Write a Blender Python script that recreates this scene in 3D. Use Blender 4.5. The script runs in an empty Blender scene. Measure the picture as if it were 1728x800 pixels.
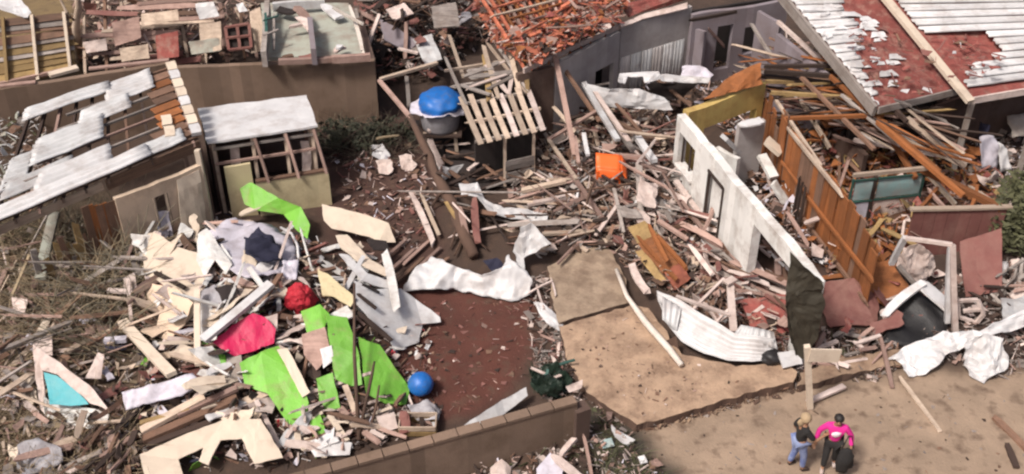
import bpy, bmesh, math, random
import numpy as np
from mathutils import Vector, Matrix, noise as mnoise

# ------------------------------------------------------------------ camera, sky, sun, exposure
scene = bpy.context.scene
CAM_H = 18.0
PITCH = math.radians(36.0)
FPX = 1880.0                      # focal length in pixels of the 1728 px wide photograph
cam_data = bpy.data.cameras.new("camera")
cam_data.sensor_width = 36.0
cam_data.lens = FPX / 1728.0 * 36.0
cam_data.clip_end = 3000.0
cam = bpy.data.objects.new("camera", cam_data)
cam.location = (0, 0, CAM_H)
cam.rotation_euler = (math.pi / 2 - PITCH, 0, 0)
scene.collection.objects.link(cam)
scene.camera = cam

SUN_AZ = math.radians(-132.0)     # clockwise from +Y: high, hazy light from behind the camera and the left
SUN_EL = math.radians(55.0)
world = bpy.data.worlds.new("World")
scene.world = world
world.use_nodes = True
wn = world.node_tree.nodes
wl = world.node_tree.links
wn.clear()
w_out = wn.new("ShaderNodeOutputWorld")
w_bg = wn.new("ShaderNodeBackground")
w_sky = wn.new("ShaderNodeTexSky")
w_sky.sky_type = 'NISHITA'
w_sky.sun_disc = False
w_sky.sun_elevation = SUN_EL
w_sky.sun_rotation = SUN_AZ
w_sky.air_density = 0.7
w_sky.dust_density = 7.0
w_sky.ozone_density = 0.0
w_bg.inputs["Strength"].default_value = 0.05
wl.new(w_sky.outputs[0], w_bg.inputs[0])
wl.new(w_bg.outputs[0], w_out.inputs[0])

sun_data = bpy.data.lights.new("sun", 'SUN')
sun_data.energy = 1.5
sun_data.angle = math.radians(10.0)
sun_data.color = (1.0, 0.95, 0.89)
sun = bpy.data.objects.new("sun", sun_data)
sdir = Vector((math.sin(SUN_AZ) * math.cos(SUN_EL), math.cos(SUN_AZ) * math.cos(SUN_EL), math.sin(SUN_EL)))
sun.rotation_euler = sdir.to_track_quat('Z', 'Y').to_euler()
sun.location = sdir * 60
scene.collection.objects.link(sun)

scene.view_settings.view_transform = 'Standard'
scene.view_settings.look = 'None'
scene.view_settings.gamma = 1.0
scene.view_settings.use_curve_mapping = False
scene.view_settings.exposure = 1.2
scene.cycles.max_bounces = 5
scene.cycles.diffuse_bounces = 2
scene.cycles.filter_width = 2.3

# ------------------------------------------------------------------ helpers
rnd = random.Random(7)
nrg = np.random.default_rng(7)
COL = scene.collection
CP, SP = math.cos(PITCH), math.sin(PITCH)


def T(u, v, z=0.0):
    """the place in the world at height z that the photograph shows at pixel (u, v)"""
    a = (u - 864.0) / FPX
    b = (v - 400.0) / FPX
    d = (a, CP - b * SP, -SP - b * CP)
    k = (z - CAM_H) / d[2]
    return Vector((d[0] * k, d[1] * k, z))


def proj(p):
    x, y, z = p[0], p[1], p[2] - CAM_H
    dep = y * CP - z * SP
    up = y * SP + z * CP
    return 864 + FPX * x / dep, 400 - FPX * up / dep


# heaps of debris: (u, v, height, radius along u in m, radius along v in m)
HEAPS = [(430, 540, .85, 2.3, 2.2), (600, 600, .45, 1.5, 2.0), (300, 470, .55, 1.6, 2.0), (330, 690, .35, 2.0, 1.2),
         (100, 470, .45, 2.4, 2.2), (60, 640, .35, 2.0, 2.0), (1050, 330, .50, 1.7, 2.6), (990, 230, .35, 1.6, 1.8),
         (1130, 420, .35, 1.1, 1.6), (1300, 420, .35, .8, 1.6), (1420, 250, .55, 2.2, 2.6), (1530, 330, .45, 1.4, 2.2),
         (1440, 480, .30, 1.5, 1.2), (1690, 430, .45, 1.4, 2.0), (1660, 540, .20, 1.6, 1.0), (640, 290, .25, 1.6, 1.4),
         (790, 360, .3, 1.2, 1.6), (930, 360, .3, 1.4, 2.0), (900, 760, .2, 1.3, .6), (640, 40, .6, 1.6, 2.4),
         (1100, 175, .4, 1.5, 1.4), (300, 40, .5, 4.0, 3.0), (60, 60, .4, 3.0, 3.0), (1690, 250, .5, 1.6, 2.0)]
_H = []
for (u, v, h, ru, rv) in HEAPS:
    p = T(u, v, 0)
    _H.append((p.x, p.y, h, ru, rv))


def hz(x, y):
    z = 0.03 * np.sin(1.3 * x + .4 * y) * np.cos(.9 * y - .5 * x) + .015 * np.sin(3.1 * x + 1) * np.sin(2.7 * y)
    for (cx, cy, h, ru, rv) in _H:
        z = z + h * np.exp(-((x - cx) / ru) ** 2 - ((y - cy) / rv) ** 2)
    return z


def hzs(x, y):
    """hz for one point, without numpy"""
    z = 0.03 * math.sin(1.3 * x + .4 * y) * math.cos(.9 * y - .5 * x) + .015 * math.sin(3.1 * x + 1) * math.sin(2.7 * y)
    for (cx, cy, h, ru, rv) in _H:
        e = ((x - cx) / ru) ** 2 + ((y - cy) / rv) ** 2
        if e < 12: z += h * math.exp(-e)
    return z


def Q(u, v, dz=0.0):
    """the place on the terrain (plus dz) seen at pixel (u, v)"""
    z = 0.0
    p = T(u, v, z)
    for _ in range(8):
        z = hzs(p.x, p.y) + dz
        p = T(u, v, z)
    return p


def mat(name, col, var=.18, rough=.8, dirt=None, amount=.5, dscale=1.6, bump=.25, metal=0.0, grain=False, vscale=2.2, dthr=.5, bscale=28):
    m = bpy.data.materials.new(name)
    m.use_nodes = True
    nt = m.node_tree
    n, l = nt.nodes, nt.links
    bs = n["Principled BSDF"]
    bs.inputs["Roughness"].default_value = rough
    bs.inputs["Metallic"].default_value = metal
    geo = n.new("ShaderNodeNewGeometry")
    oi = n.new("ShaderNodeObjectInfo")
    add = n.new("ShaderNodeMath"); add.operation = 'ADD'
    l.new(geo.outputs["Random Per Island"], add.inputs[0]); l.new(oi.outputs["Random"], add.inputs[1])
    fr = n.new("ShaderNodeMath"); fr.operation = 'FRACT'
    l.new(add.outputs[0], fr.inputs[0])
    ns = n.new("ShaderNodeTexNoise")
    ns.inputs["Scale"].default_value = vscale
    ns.inputs["Detail"].default_value = 7
    ns.inputs["Roughness"].default_value = .65
    if grain:
        tc = n.new("ShaderNodeTexCoord")
        mp = n.new("ShaderNodeMapping")
        mp.inputs["Scale"].default_value = (1.2, 6.0, 4.0)
        l.new(tc.outputs["Object"], mp.inputs["Vector"])
        off = n.new("ShaderNodeVectorMath"); off.operation = 'ADD'
        l.new(mp.outputs[0], off.inputs[0])
        sc = n.new("ShaderNodeMath"); sc.operation = 'MULTIPLY'; sc.inputs[1].default_value = 37.0
        l.new(oi.outputs["Random"], sc.inputs[0]); l.new(sc.outputs[0], off.inputs[1])
        l.new(off.outputs[0], ns.inputs["Vector"])
    else:
        l.new(geo.outputs["Position"], ns.inputs["Vector"])
    # brightness factor 1 + var*(2r-1)*.8 + var*(noise-.5)*2.4
    m1 = n.new("ShaderNodeMath"); m1.operation = 'MULTIPLY_ADD'
    l.new(fr.outputs[0], m1.inputs[0]); m1.inputs[1].default_value = 1.6 * var; m1.inputs[2].default_value = 1 - .8 * var
    m2 = n.new("ShaderNodeMath"); m2.operation = 'MULTIPLY_ADD'
    l.new(ns.outputs["Fac"], m2.inputs[0]); m2.inputs[1].default_value = 3.0 * var; m2.inputs[2].default_value = -1.5 * var
    m3 = n.new("ShaderNodeMath"); m3.operation = 'ADD'
    l.new(m1.outputs[0], m3.inputs[0]); l.new(m2.outputs[0], m3.inputs[1])
    cs = n.new("ShaderNodeVectorMath"); cs.operation = 'SCALE'
    cs.inputs[0].default_value = col
    l.new(m3.outputs[0], cs.inputs["Scale"])
    out = cs.outputs[0]
    if dirt is not None:
        nd = n.new("ShaderNodeTexNoise")
        nd.inputs["Scale"].default_value = dscale
        nd.inputs["Detail"].default_value = 9
        nd.inputs["Roughness"].default_value = .7
        l.new(geo.outputs["Position"], nd.inputs["Vector"])
        mr = n.new("ShaderNodeMapRange")
        mr.inputs["From Min"].default_value = dthr - .06
        mr.inputs["From Max"].default_value = dthr + .14
        mr.inputs["To Max"].default_value = amount
        l.new(nd.outputs["Fac"], mr.inputs["Value"])
        mx = n.new("ShaderNodeMix"); mx.data_type = 'RGBA'
        l.new(mr.outputs[0], mx.inputs["Factor"])
        l.new(out, mx.inputs[6])
        mx.inputs[7].default_value = (*dirt, 1)
        out = mx.outputs[2]
    l.new(out, bs.inputs["Base Color"])
    if bump:
        nb = n.new("ShaderNodeTexNoise")
        nb.inputs["Scale"].default_value = bscale
        nb.inputs["Detail"].default_value = 5
        l.new(geo.outputs["Position"], nb.inputs["Vector"])
        bp = n.new("ShaderNodeBump")
        bp.inputs["Strength"].default_value = bump
        bp.inputs["Distance"].default_value = .03
        l.new(nb.outputs["Fac"], bp.inputs["Height"])
        l.new(bp.outputs[0], bs.inputs["Normal"])
    return m


MUD = (.10, .055, .038)
M = dict(
    white=mat("white_sheet_metal", (.55, .54, .545), .18, .5, (.24, .17, .135), .4, 2.0, .15, dthr=.53),
    zinc=mat("weathered_zinc", (.46, .46, .465), .2, .42, (.16, .10, .075), .5, 1.5, .15, dthr=.52),
    plaster=mat("white_plaster", (.68, .665, .64), .12, .9, (.28, .21, .17), .65, 1.5, .3, dthr=.54),
    cream=mat("cream_board", (.60, .50, .40), .10, .8, (.22, .13, .09), .5, 1.7, .12, dthr=.58),
    paleyellow=mat("pale_yellow_plaster", (.56, .47, .29), .10, .9, (.24, .16, .09), .5, 1.3, .2, dthr=.55),
    beige=mat("beige_plaster", (.62, .48, .36), .09, .9, (.22, .14, .10), .5, 1.2, .2, dthr=.56),
    lime=mat("lime_green_board", (.15, .39, .04), .22, .55, (.24, .22, .09), .7, 2.3, .25, dthr=.58),
    magenta=mat("magenta_board", (.60, .004, .085), .16, .5, (.28, .02, .05), .6, 2.6, .2, dthr=.58),
    red=mat("red_cloth", (.42, .015, .03), .2, .75),
    navy=mat("navy_cloth", (.018, .018, .040), .3, .85),
    lilac=mat("pale_lilac_cloth", (.56, .53, .60), .14, .85, (.25, .2, .2), .4, 3.0),
    teal=mat("teal_lining", (.03, .36, .42), .12, .5, (.1, .3, .3), .4, 2),
    paleteal=mat("pale_teal_panel", (.30, .46, .46), .15, .6, (.4, .34, .32), .6, 1.8),
    wood=mat("brown_wood", (.17, .095, .063), .55, .85, (.08, .05, .035), .5, 2.2, .3, grain=True),
    woodpale=mat("pale_wood", (.46, .36, .28), .40, .85, (.2, .13, .1), .5, 2.5, .3, grain=True),
    woodgrey=mat("grey_wood", (.27, .235, .215), .6, .9, (.12, .08, .06), .5, 2.2, .3, grain=True),
    woodorange=mat("orange_wood", (.26, .090, .027), .45, .8, (.14, .055, .02), .5, 2.0, .3, grain=True),
    wooddark=mat("dark_wood", (.042, .025, .019), .4, .9, None, bump=.3, grain=True),
    woodpink=mat("dusty_pink_wood", (.31, .205, .172), .5, .9, (.16, .09, .07), .5, 2.2, .3, grain=True),
    woodochre=mat("ochre_wood", (.30, .20, .085), .35, .85, (.12, .07, .035), .5, 2.0, .3, grain=True),
    tile=mat("orange_tile", (.44, .135, .075), .5, .85, (.16, .045, .03), .7, 2.4, .3, dthr=.48),
    rust=mat("rust_red_underlay", (.215, .058, .048), .45, .9, (.32, .19, .15), .8, 3.2, .5, dthr=.55, vscale=4),
    maroon=mat("maroon_board", (.17, .065, .055), .18, .8, (.27, .15, .12), .5, 1.3, .15),
    tan=mat("tan_concrete", (.205, .138, .10), .25, .95, (.115, .075, .05), .75, 1.1, .4),
    concrete=mat("grey_concrete", (.33, .29, .26), .15, .95, (.18, .12, .09), .6, 1.2, .3),
    greywall=mat("grey_wall_paint", (.40, .37, .365), .10, .85, (.22, .18, .16), .5, 1.0, .15),
    lilacwall=mat("lilac_grey_wall", (.24, .205, .225), .15, .9, (.12, .08, .07), .5, 1.1, .2),
    greenfloor=mat("grey_green_screed", (.33, .34, .29), .14, .85, (.22, .14, .11), .6, 1.3, .2),
    brownwall=mat("dark_brown_wall", (.095, .058, .045), .25, .9, (.16, .11, .09), .5, 1.0, .25),
    black=mat("black_plastic_and_shade", (.012, .011, .012), .3, .5),
    dark=mat("interior_shade_and_dark_cloth", (.020, .014, .013), .4, .95),  # near-black: paints the shade of interiors, also used for dark cloth
    blue=mat("blue_plastic", (.012, .13, .45), .25, .45, (.10, .11, .14), .6, 5, .2, dthr=.57),
    yellow=mat("yellow_paint", (.52, .38, .13), .14, .85, (.34, .18, .06), .6, 1.5, .2),
    orange=mat("orange_plastic", (.75, .13, .025), .10, .45, bump=.05),
    olive=mat("dark_olive_tarp", (.034, .028, .018), .3, .8),
    bag=mat("dark_green_plastic", (.008, .018, .011), .4, .6, bump=.4, bscale=14),
    pipe=mat("pale_plastic_pipe", (.60, .54, .48), .1, .6, (.3, .2, .15), .4, 3),
    tarpgrey=mat("grey_tarp", (.30, .29, .31), .25, .7, (.12, .09, .09), .5, 3.0),
    green=mat("green_metal_frame", (.03, .085, .07), .2, .6),
    stone=mat("grey_stone", (.24, .20, .18), .35, .95, bump=.4),
    straw=mat("dry_straw", (.235, .18, .115), .40, .95, bump=0),
    twig=mat("dry_twig", (.16, .14, .10), .40, .95, bump=0),
    leaf=mat("dull_green_leaf", (.065, .066, .028), .45, .75, bump=0),
    darkleaf=mat("dark_green_leaf", (.022, .023, .011), .5, .8, bump=0),
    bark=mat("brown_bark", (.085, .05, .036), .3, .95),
    paper=mat("pinkish_white_scrap", (.56, .46, .42), .22, .85, (.25, .16, .13), .5, 3.0),
    skin=mat("skin", (.32, .17, .10), .05, .6, bump=0),
    hair=mat("dark_hair", (.015, .011, .010), .2, .6, bump=0),
    blacktop=mat("black_shirt", (.018, .016, .016), .2, .9, bump=.1),
    jeans=mat("faded_blue_jeans", (.20, .24, .38), .3, .9, (.05, .08, .25), .7, 4.0, .2),
    pink=mat("magenta_shirt", (.62, .022, .24), .1, .85, bump=.15),
    whitecloth=mat("white_print", (.75, .60, .66), .1, .85, bump=0),
    straw_hat=mat("tan_headscarf", (.36, .26, .16), .12, .9, bump=.2),
)


def reg(o, parent=None, label=None, cat=None, group=None, kind=None):
    COL.objects.link(o)
    if parent is not None:
        o.parent = parent
        o.matrix_parent_inverse = parent_world(parent).inverted()
    if label: o["label"] = label
    if cat: o["category"] = cat
    if group: o["group"] = group
    if kind: o["kind"] = kind
    return o


def parent_world(p):
    mw = p.matrix_basis.copy()
    if p.parent is not None:
        mw = parent_world(p.parent) @ p.matrix_parent_inverse @ mw
    return mw


def empty(name, loc, label, cat, group=None):
    e = bpy.data.objects.new(name, None)
    e.empty_display_size = .3
    e.location = loc
    return reg(e, None, label, cat, group)


def mesh_obj(name, verts, faces, m, parent=None, smooth=False, **kw):
    me = bpy.data.meshes.new(name)
    me.from_pydata([tuple(v) for v in verts], [], faces)
    if isinstance(m, (list, tuple)):
        for k in m: me.materials.append(M[k])
    else:
        me.materials.append(M[m])
    if smooth:
        me.polygons.foreach_set("use_smooth", [True] * len(me.polygons))
    me.update()
    return reg(bpy.data.objects.new(name, me), parent, **kw)


BOXF = [(0, 3, 2, 1), (4, 5, 6, 7), (0, 1, 5, 4), (1, 2, 6, 5), (2, 3, 7, 6), (3, 0, 4, 7)]
_bar_cache = {}


def bar_mesh(m, var):
    """a unit board along x with slightly bowed sides and broken ends; shared by all boards of a material"""
    key = (m, var)
    if key in _bar_cache: return _bar_cache[key]
    r = random.Random(var * 31 + len(m))
    vs, fs = [], []
    N = 6
    rag = var > 2
    by, bz = (r.uniform(-.35, .35), r.uniform(-.5, .5)) if rag else (r.uniform(-.08, .08), r.uniform(-.12, .12))
    for i in range(N):
        x = -.5 + i / (N - 1)
        bow = 1 - (2 * x) ** 2
        for (y, z) in ((-.5, -.5), (.5, -.5), (.5, .5), (-.5, .5)):
            xx = x
            if var and i in (0, N - 1):
                xx += r.uniform(-.06, .06) if rag else r.uniform(-.008, .008)
            if rag and i in (1, N - 2): y *= r.uniform(.85, 1.05)
            if rag and i == 0: y *= r.uniform(.35, 1.0)
            if rag and i == N - 1: y *= r.uniform(.75, 1.0)
            vs.append((xx, y + by * bow * (var > 0), z + bz * bow * (var > 0)))
    for i in range(N - 1):
        a, b = 4 * i, 4 * i + 4
        for k in range(4):
            k2 = (k + 1) % 4
            fs.append((a + k, a + k2, b + k2, b + k))
    fs.append((3, 2, 1, 0))
    e = 4 * (N - 1)
    fs.append((e, e + 1, e + 2, e + 3))
    me = bpy.data.meshes.new("board")
    me.from_pydata(vs, [], fs)
    me.materials.append(M[m])
    me.update()
    _bar_cache[key] = me
    return me


def bar(name, p, q, w, t, m, parent=None, roll=0.0, var=None, **kw):
    """a board or pole between two world points"""
    p, q = Vector(p), Vector(q)
    d = q - p
    L = d.length
    x = d.normalized()
    up = Vector((0, 0, 1)) if abs(x.z) < .95 else Vector((0, 1, 0))
    y = up.cross(x).normalized()
    z = x.cross(y)
    R = Matrix((x, y, z)).transposed().to_4x4()
    o = bpy.data.objects.new(name, bar_mesh(m, rnd.randint(3, 8) if var is None else var))
    o.matrix_basis = Matrix.Translation((p + q) / 2) @ R @ Matrix.Rotation(roll, 4, 'X') @ Matrix.Diagonal((L, w, t, 1))
    return reg(o, parent, **kw)


def tube(name, pts, radii, m, parent=None, seg=7, **kw):
    pts = [Vector(p) for p in pts]
    vs, fs = [], []
    for i, p in enumerate(pts):
        d = (pts[min(i + 1, len(pts) - 1)] - pts[max(i - 1, 0)]).normalized()
        a = d.orthogonal().normalized()
        b = d.cross(a)
        for k in range(seg):
            an = 2 * math.pi * k / seg
            vs.append(p + (a * math.cos(an) + b * math.sin(an)) * radii[i])
    for i in range(len(pts) - 1):
        for k in range(seg):
            k2 = (k + 1) % seg
            fs.append((i * seg + k, i * seg + k2, (i + 1) * seg + k2, (i + 1) * seg + k))
    fs.append(tuple(range(seg))[::-1])
    fs.append(tuple((len(pts) - 1) * seg + k for k in range(seg)))
    return mesh_obj(name, vs, fs, m, parent, smooth=True, **kw)


def sheet(name, pts, m, thick=.025, crumple=.03, cuts=4, jag=.02, ground=True, parent=None, smooth=False, fscale=1.4, rim=None, **kw):
    """a broken board, tarp or sheet: an outline of world points, given relief, thickness and uneven edges"""
    bm = bmesh.new()
    vs = [bm.verts.new(p) for p in pts]
    bm.faces.new(vs)
    bmesh.ops.triangulate(bm, faces=bm.faces[:])
    bmesh.ops.subdivide_edges(bm, edges=bm.edges[:], cuts=cuts, use_grid_fill=True)
    bm.normal_update()
    off = Vector((rnd.uniform(0, 90), rnd.uniform(0, 90), rnd.uniform(0, 90)))
    nm = Vector((0, 0, 0))
    for f in bm.faces: nm += f.normal * f.calc_area()
    nm.normalize()
    for v in bm.verts:
        c = v.co * fscale + off
        d = mnoise.noise(c) * crumple + mnoise.noise(c * 3.1) * crumple * .45 + (abs(mnoise.noise(c * 2.2 + off)) - .25) * crumple * .9 + abs(mnoise.noise(c * 6.5)) * crumple * .3
        e = Vector((0, 0, 0))
        if v.is_boundary and jag:
            e = Vector((mnoise.noise(v.co * 4 + off), mnoise.noise(v.co * 4 - off), 0)) * jag * 1.6
        v.co += nm * d + e
        if ground:
            h = hzs(v.co.x, v.co.y) + .03
            if v.co.z < h: v.co.z = h
    me = bpy.data.meshes.new(name)
    if nm.z < 0: bmesh.ops.reverse_faces(bm, faces=bm.faces[:])
    bm.to_mesh(me)
    bm.free()
    me.materials.append(M[m])
    if smooth: me.polygons.foreach_set("use_smooth", [True] * len(me.polygons))
    o = bpy.data.objects.new(name, me)
    so = o.modifiers.new("thickness", 'SOLIDIFY')
    so.thickness = thick
    so.offset = -1 if not ground else 1
    if rim:
        me.materials.append(M[rim]); so.material_offset_rim = 1
    return reg(o, parent, **kw)


def QS(pts):
    """pixel outline (u, v, height over the terrain) to world points"""
    return [Q(*p) for p in pts]


def patch(a, b, c, d, s, t):
    return (a * (1 - s) + b * s) * (1 - t) + (d * (1 - s) + c * s) * t


def corr(name, a, b, c, d, m, ribs=8, amp=.02, nt=6, bend=0.0, bend2=0.0, crumple=.0, along='s', thick=.012, jag=0.0, smooth=True, parent=None, **kw):
    """corrugated sheet over the quad a b c d (ribs run from a-b to d-c, or along a-b when along='t')"""
    ns = ribs * 6
    if along == 't':
        a, b, c, d = a, d, c, b
    vs, fs = [], []
    nrm = (b - a).cross(d - a).normalized()
    if nrm.z < 0: nrm = -nrm
    off = Vector((rnd.uniform(0, 50), rnd.uniform(0, 50), 0))
    for j in range(nt + 1):
        for i in range(ns + 1):
            s, t = i / ns, j / nt
            tt = t
            if jag and j in (0, nt): tt = t + mnoise.noise(Vector((s * 6, j, 0)) + off) * jag
            p = patch(a, b, c, d, s, tt)
            h = amp * math.sin(2 * math.pi * ribs * s) + bend * (1 - (2 * s - 1) ** 2) + bend2 * (1 - (2 * t - 1) ** 2)
            if crumple:
                h += crumple * mnoise.noise(p * 1.3 + off) + crumple * .4 * mnoise.noise(p * 4 + off)
            vs.append(p + nrm * h)
    for j in range(nt):
        for i in range(ns):
            k = j * (ns + 1) + i
            fs.append((k, k + 1, k + ns + 2, k + ns + 1))
    o = mesh_obj(name, vs, fs, m, parent, smooth=smooth, **kw)
    so = o.modifiers.new("thickness", 'SOLIDIFY')
    so.thickness = thick
    return o


def wall(name, A, B, h, t, m, parent=None, openings=(), broken=0.0, hB=None, seed=0, z0=0.0, step=.3, **kw):
    """upright wall on the ground line A-B with openings (s0, s1, z0, z1), s in 0..1, and a ragged top"""
    A, B = Vector((A[0], A[1], 0)), Vector((B[0], B[1], 0))
    L = (B - A).length
    x = (B - A).normalized()
    n = Vector((-x.y, x.x, 0)) * (t / 2)
    hB = h if hB is None else hB
    cuts = {0.0, 1.0}
    for o in openings: cuts |= {max(0, o[0]), min(1, o[1])}
    k = max(1, int(L / step))
    base = sorted(cuts)
    cuts2 = set(base)
    for i in range(1, k):
        s = i / k
        if min(abs(s - c) for c in base) > .3 * step / L: cuts2.add(s)
    cuts = sorted(cuts2)

    def top(s):
        z = h + (hB - h) * s
        if broken:
            z += broken * (mnoise.noise(Vector((s * L * .7, seed * 7.3, 0))) - .25) + broken * .35 * mnoise.noise(Vector((s * L * 3, seed, 5)))
        return z
    vs, fs = [], []
    for s0, s1 in zip(cuts[:-1], cuts[1:]):
        mid = (s0 + s1) / 2
        iv = [(z0, None)]
        for o in openings:
            if o[0] <= mid <= o[1]:
                new = []
                for (a, b) in iv:
                    if o[2] > a + .02: new.append((a, o[2]))
                    if o[3] is not None: new.append((o[3], b))
                iv = new
        for (a, b) in iv:
            i = len(vs)
            b0, b1 = (top(s0), top(s1)) if b is None else (b, b)
            if b0 <= a + .01 and b1 <= a + .01: continue
            b0, b1 = max(b0, a + .02), max(b1, a + .02)
            p0, p1 = A + x * (L * s0), A + x * (L * s1)
            vs += [p0 - n + Vector((0, 0, a)), p1 - n + Vector((0, 0, a)), p1 + n + Vector((0, 0, a)), p0 + n + Vector((0, 0, a)),
                   p0 - n + Vector((0, 0, b0)), p1 - n + Vector((0, 0, b1)), p1 + n + Vector((0, 0, b1)), p0 + n + Vector((0, 0, b0))]
            fs += [tuple(i + q for q in f) for f in BOXF]
    return mesh_obj(name, vs, fs, m, parent, **kw)


def inpoly(u, v, poly):
    u, v = np.asarray(u), np.asarray(v)
    ins = np.zeros(u.shape, bool)
    n = len(poly)
    for i in range(n):
        x0, y0 = poly[i]; x1, y1 = poly[(i + 1) % n]
        c = ((y0 > v) != (y1 > v)) & (u < (x1 - x0) * (v - y0) / (y1 - y0 + 1e-9) + x0)
        ins ^= c
    return ins


def sample(poly, n):
    us = [p[0] for p in poly]; vv = [p[1] for p in poly]
    out = []
    while len(out) < n:
        u = rnd.uniform(min(us), max(us)); v = rnd.uniform(min(vv), max(vv))
        if bool(inpoly(np.array([u]), np.array([v]), poly)[0]): out.append((u, v))
    return out


# clear places: things that lie on top of the heaps (u, v, radius in pixels)
CLEAR = [(1026, 284, 45), (1505, 325, 75), (415, 565, 42), (505, 500, 36), (710, 648, 45), (115, 660, 58), (465, 640, 42), (585, 590, 42), (650, 630, 42), (470, 345, 45),
         (790, 470, 60), (270, 660, 55), (440, 415, 36), (1110, 430, 42), (320, 745, 62), (742, 172, 55), (860, 350, 40), (1200, 580, 50), (660, 520, 40)]


def clear_sample(poly, n):
    out = []
    while len(out) < n:
        (u, v), = sample(poly, 1)
        if all((u - a) ** 2 + (v - b) ** 2 > r * r for a, b, r in CLEAR): out.append((u, v))
    return out


def shards(name, poly, n, mats, size=(.08, .4), lift=.25, label=None, cat=None, z=0.0, flat=.5, parent=None):
    """small broken bits, too many and too small to count: one mesh, several materials"""
    pts = sample(poly, n)
    C = np.array([[*Q(u, v, z)] for (u, v) in pts])
    C[:, 2] += np.abs(nrg.normal(0, lift * .5, n))
    L = nrg.uniform(size[0], size[1], n) * nrg.uniform(.5, 1, n)
    thin = nrg.random(n) < .6
    W = L * np.where(thin, nrg.uniform(.06, .2, n), nrg.uniform(.35, .9, n))
    L = np.where(thin, L * 1.25, L * .75)
    Th = np.minimum(W * .6, np.where(thin, nrg.uniform(.01, .035, n), nrg.uniform(.005, .015, n)))
    S = np.array([[-1, -1, -1], [1, -1, -1], [1, 1, -1], [-1, 1, -1], [-1, -1, 1], [1, -1, 1], [1, 1, 1], [-1, 1, 1]]) * .5
    V = S[None] * np.stack([L, W, Th], 1)[:, None, :]
    jx, jy = nrg.uniform(-.35, .35, (n, 4)) * W[:, None], nrg.uniform(-.35, .35, (n, 4)) * W[:, None]
    V[:, :, 0] += np.concatenate([jx, jx], 1)
    V[:, :, 1] += np.concatenate([jy, jy], 1)
    V[:, :, 2] += np.tile(nrg.uniform(-.12, .12, (n, 4)) * W[:, None], (1, 2))
    az = nrg.uniform(0, 2 * np.pi, n); ti = nrg.normal(0, flat, n); ro = nrg.normal(0, flat, n)
    ca, sa, ct, st, cr, sr = np.cos(az), np.sin(az), np.cos(ti), np.sin(ti), np.cos(ro), np.sin(ro)
    o0, z1 = np.ones(n), np.zeros(n)
    Rx = np.stack([o0, z1, z1, z1, cr, -sr, z1, sr, cr], 1).reshape(n, 3, 3)
    Ry = np.stack([ct, z1, st, z1, o0, z1, -st, z1, ct], 1).reshape(n, 3, 3)
    Rz = np.stack([ca, -sa, z1, sa, ca, z1, z1, z1, o0], 1).reshape(n, 3, 3)
    V = np.einsum('nij,nkj->nki', Rz @ Ry @ Rx, V) + C[:, None, :]
    F = (np.array(BOXF)[None] + (np.arange(n) * 8)[:, None, None]).reshape(-1, 4)
    keys = [k for k, _ in mats]
    w = np.array([x for _, x in mats], float); w /= w.sum()
    o = mesh_obj(name, V.reshape(-1, 3).tolist(), F.tolist(), keys, parent, label=label, cat=cat, kind="stuff")
    mi = np.repeat(nrg.choice(len(keys), n, p=w), 6)
    o.data.polygons.foreach_set("material_index", mi.astype(np.int32))
    return o


COLOUR = dict(wood="brown", woodpink="dusty pink", woodgrey="grey", woodpale="pale", wooddark="dark brown", paper="off-white", woodorange="orange",
              woodochre="ochre", maroon="maroon", rust="rust red", white="white", cream="cream", lime="lime green", tile="bright orange", woodpale_="pale", beige="tan", plaster="white", zinc="silvery", lilac="pale lilac", tarpgrey="grey", paleyellow="pale yellow")
LANDMARKS = [(1026, 284, "orange chair"), (1110, 430, "orange cabinet"), (860, 230, "slatted hut"), (742, 170, "blue tank"), (1165, 255, "white wall's window"),
             (1210, 330, "white wall's door"), (1300, 430, "white wall's opening"), (1360, 520, "hanging dark tarp"), (1215, 560, "curved white sheet"),
             (1380, 300, "orange partition"), (1505, 335, "teal screen"), (1620, 375, "brown lean-to"), (1240, 165, "yellow beam"), (1570, 190, "dark porch opening"),
             (1480, 100, "rusty roof patch"), (1605, 480, "tall white posts"), (1715, 380, "green bush"), (1365, 630, "signpost"), (720, 84, "grey square panel"),
             (615, 60, "flat roof edge"), (750, 320, "fallen tree"), (850, 350, "bent white strip"), (890, 410, "upright white flap"), (780, 470, "crumpled white tarp"),
             (420, 565, "magenta board"), (505, 500, "red bag"), (430, 415, "navy garment"), (290, 440, "large cream board"), (335, 550, "upright cream post"),
             (465, 650, "long lime board"), (640, 630, "right lime board"), (580, 590, "left lime board"), (710, 648, "blue ball"), (660, 500, "torn white sheet"),
             (270, 660, "white rounded panel"), (320, 745, "cream frame board"), (115, 660, "teal trough"), (70, 770, "corner grey tarp"), (245, 585, "cream plank"),
             (80, 415, "standing grey board"), (60, 567, "long grey pole"), (20, 470, "yellowish cane"), (470, 345, "curved lime board"), (555, 760, "front wall end"),
             (690, 725, "wooden crate"), (500, 725, "silvery rolled sheet"), (540, 660, "small lime board"), (990, 475, "grey slab"), (1060, 150, "broad white tin sheet")]


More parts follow.
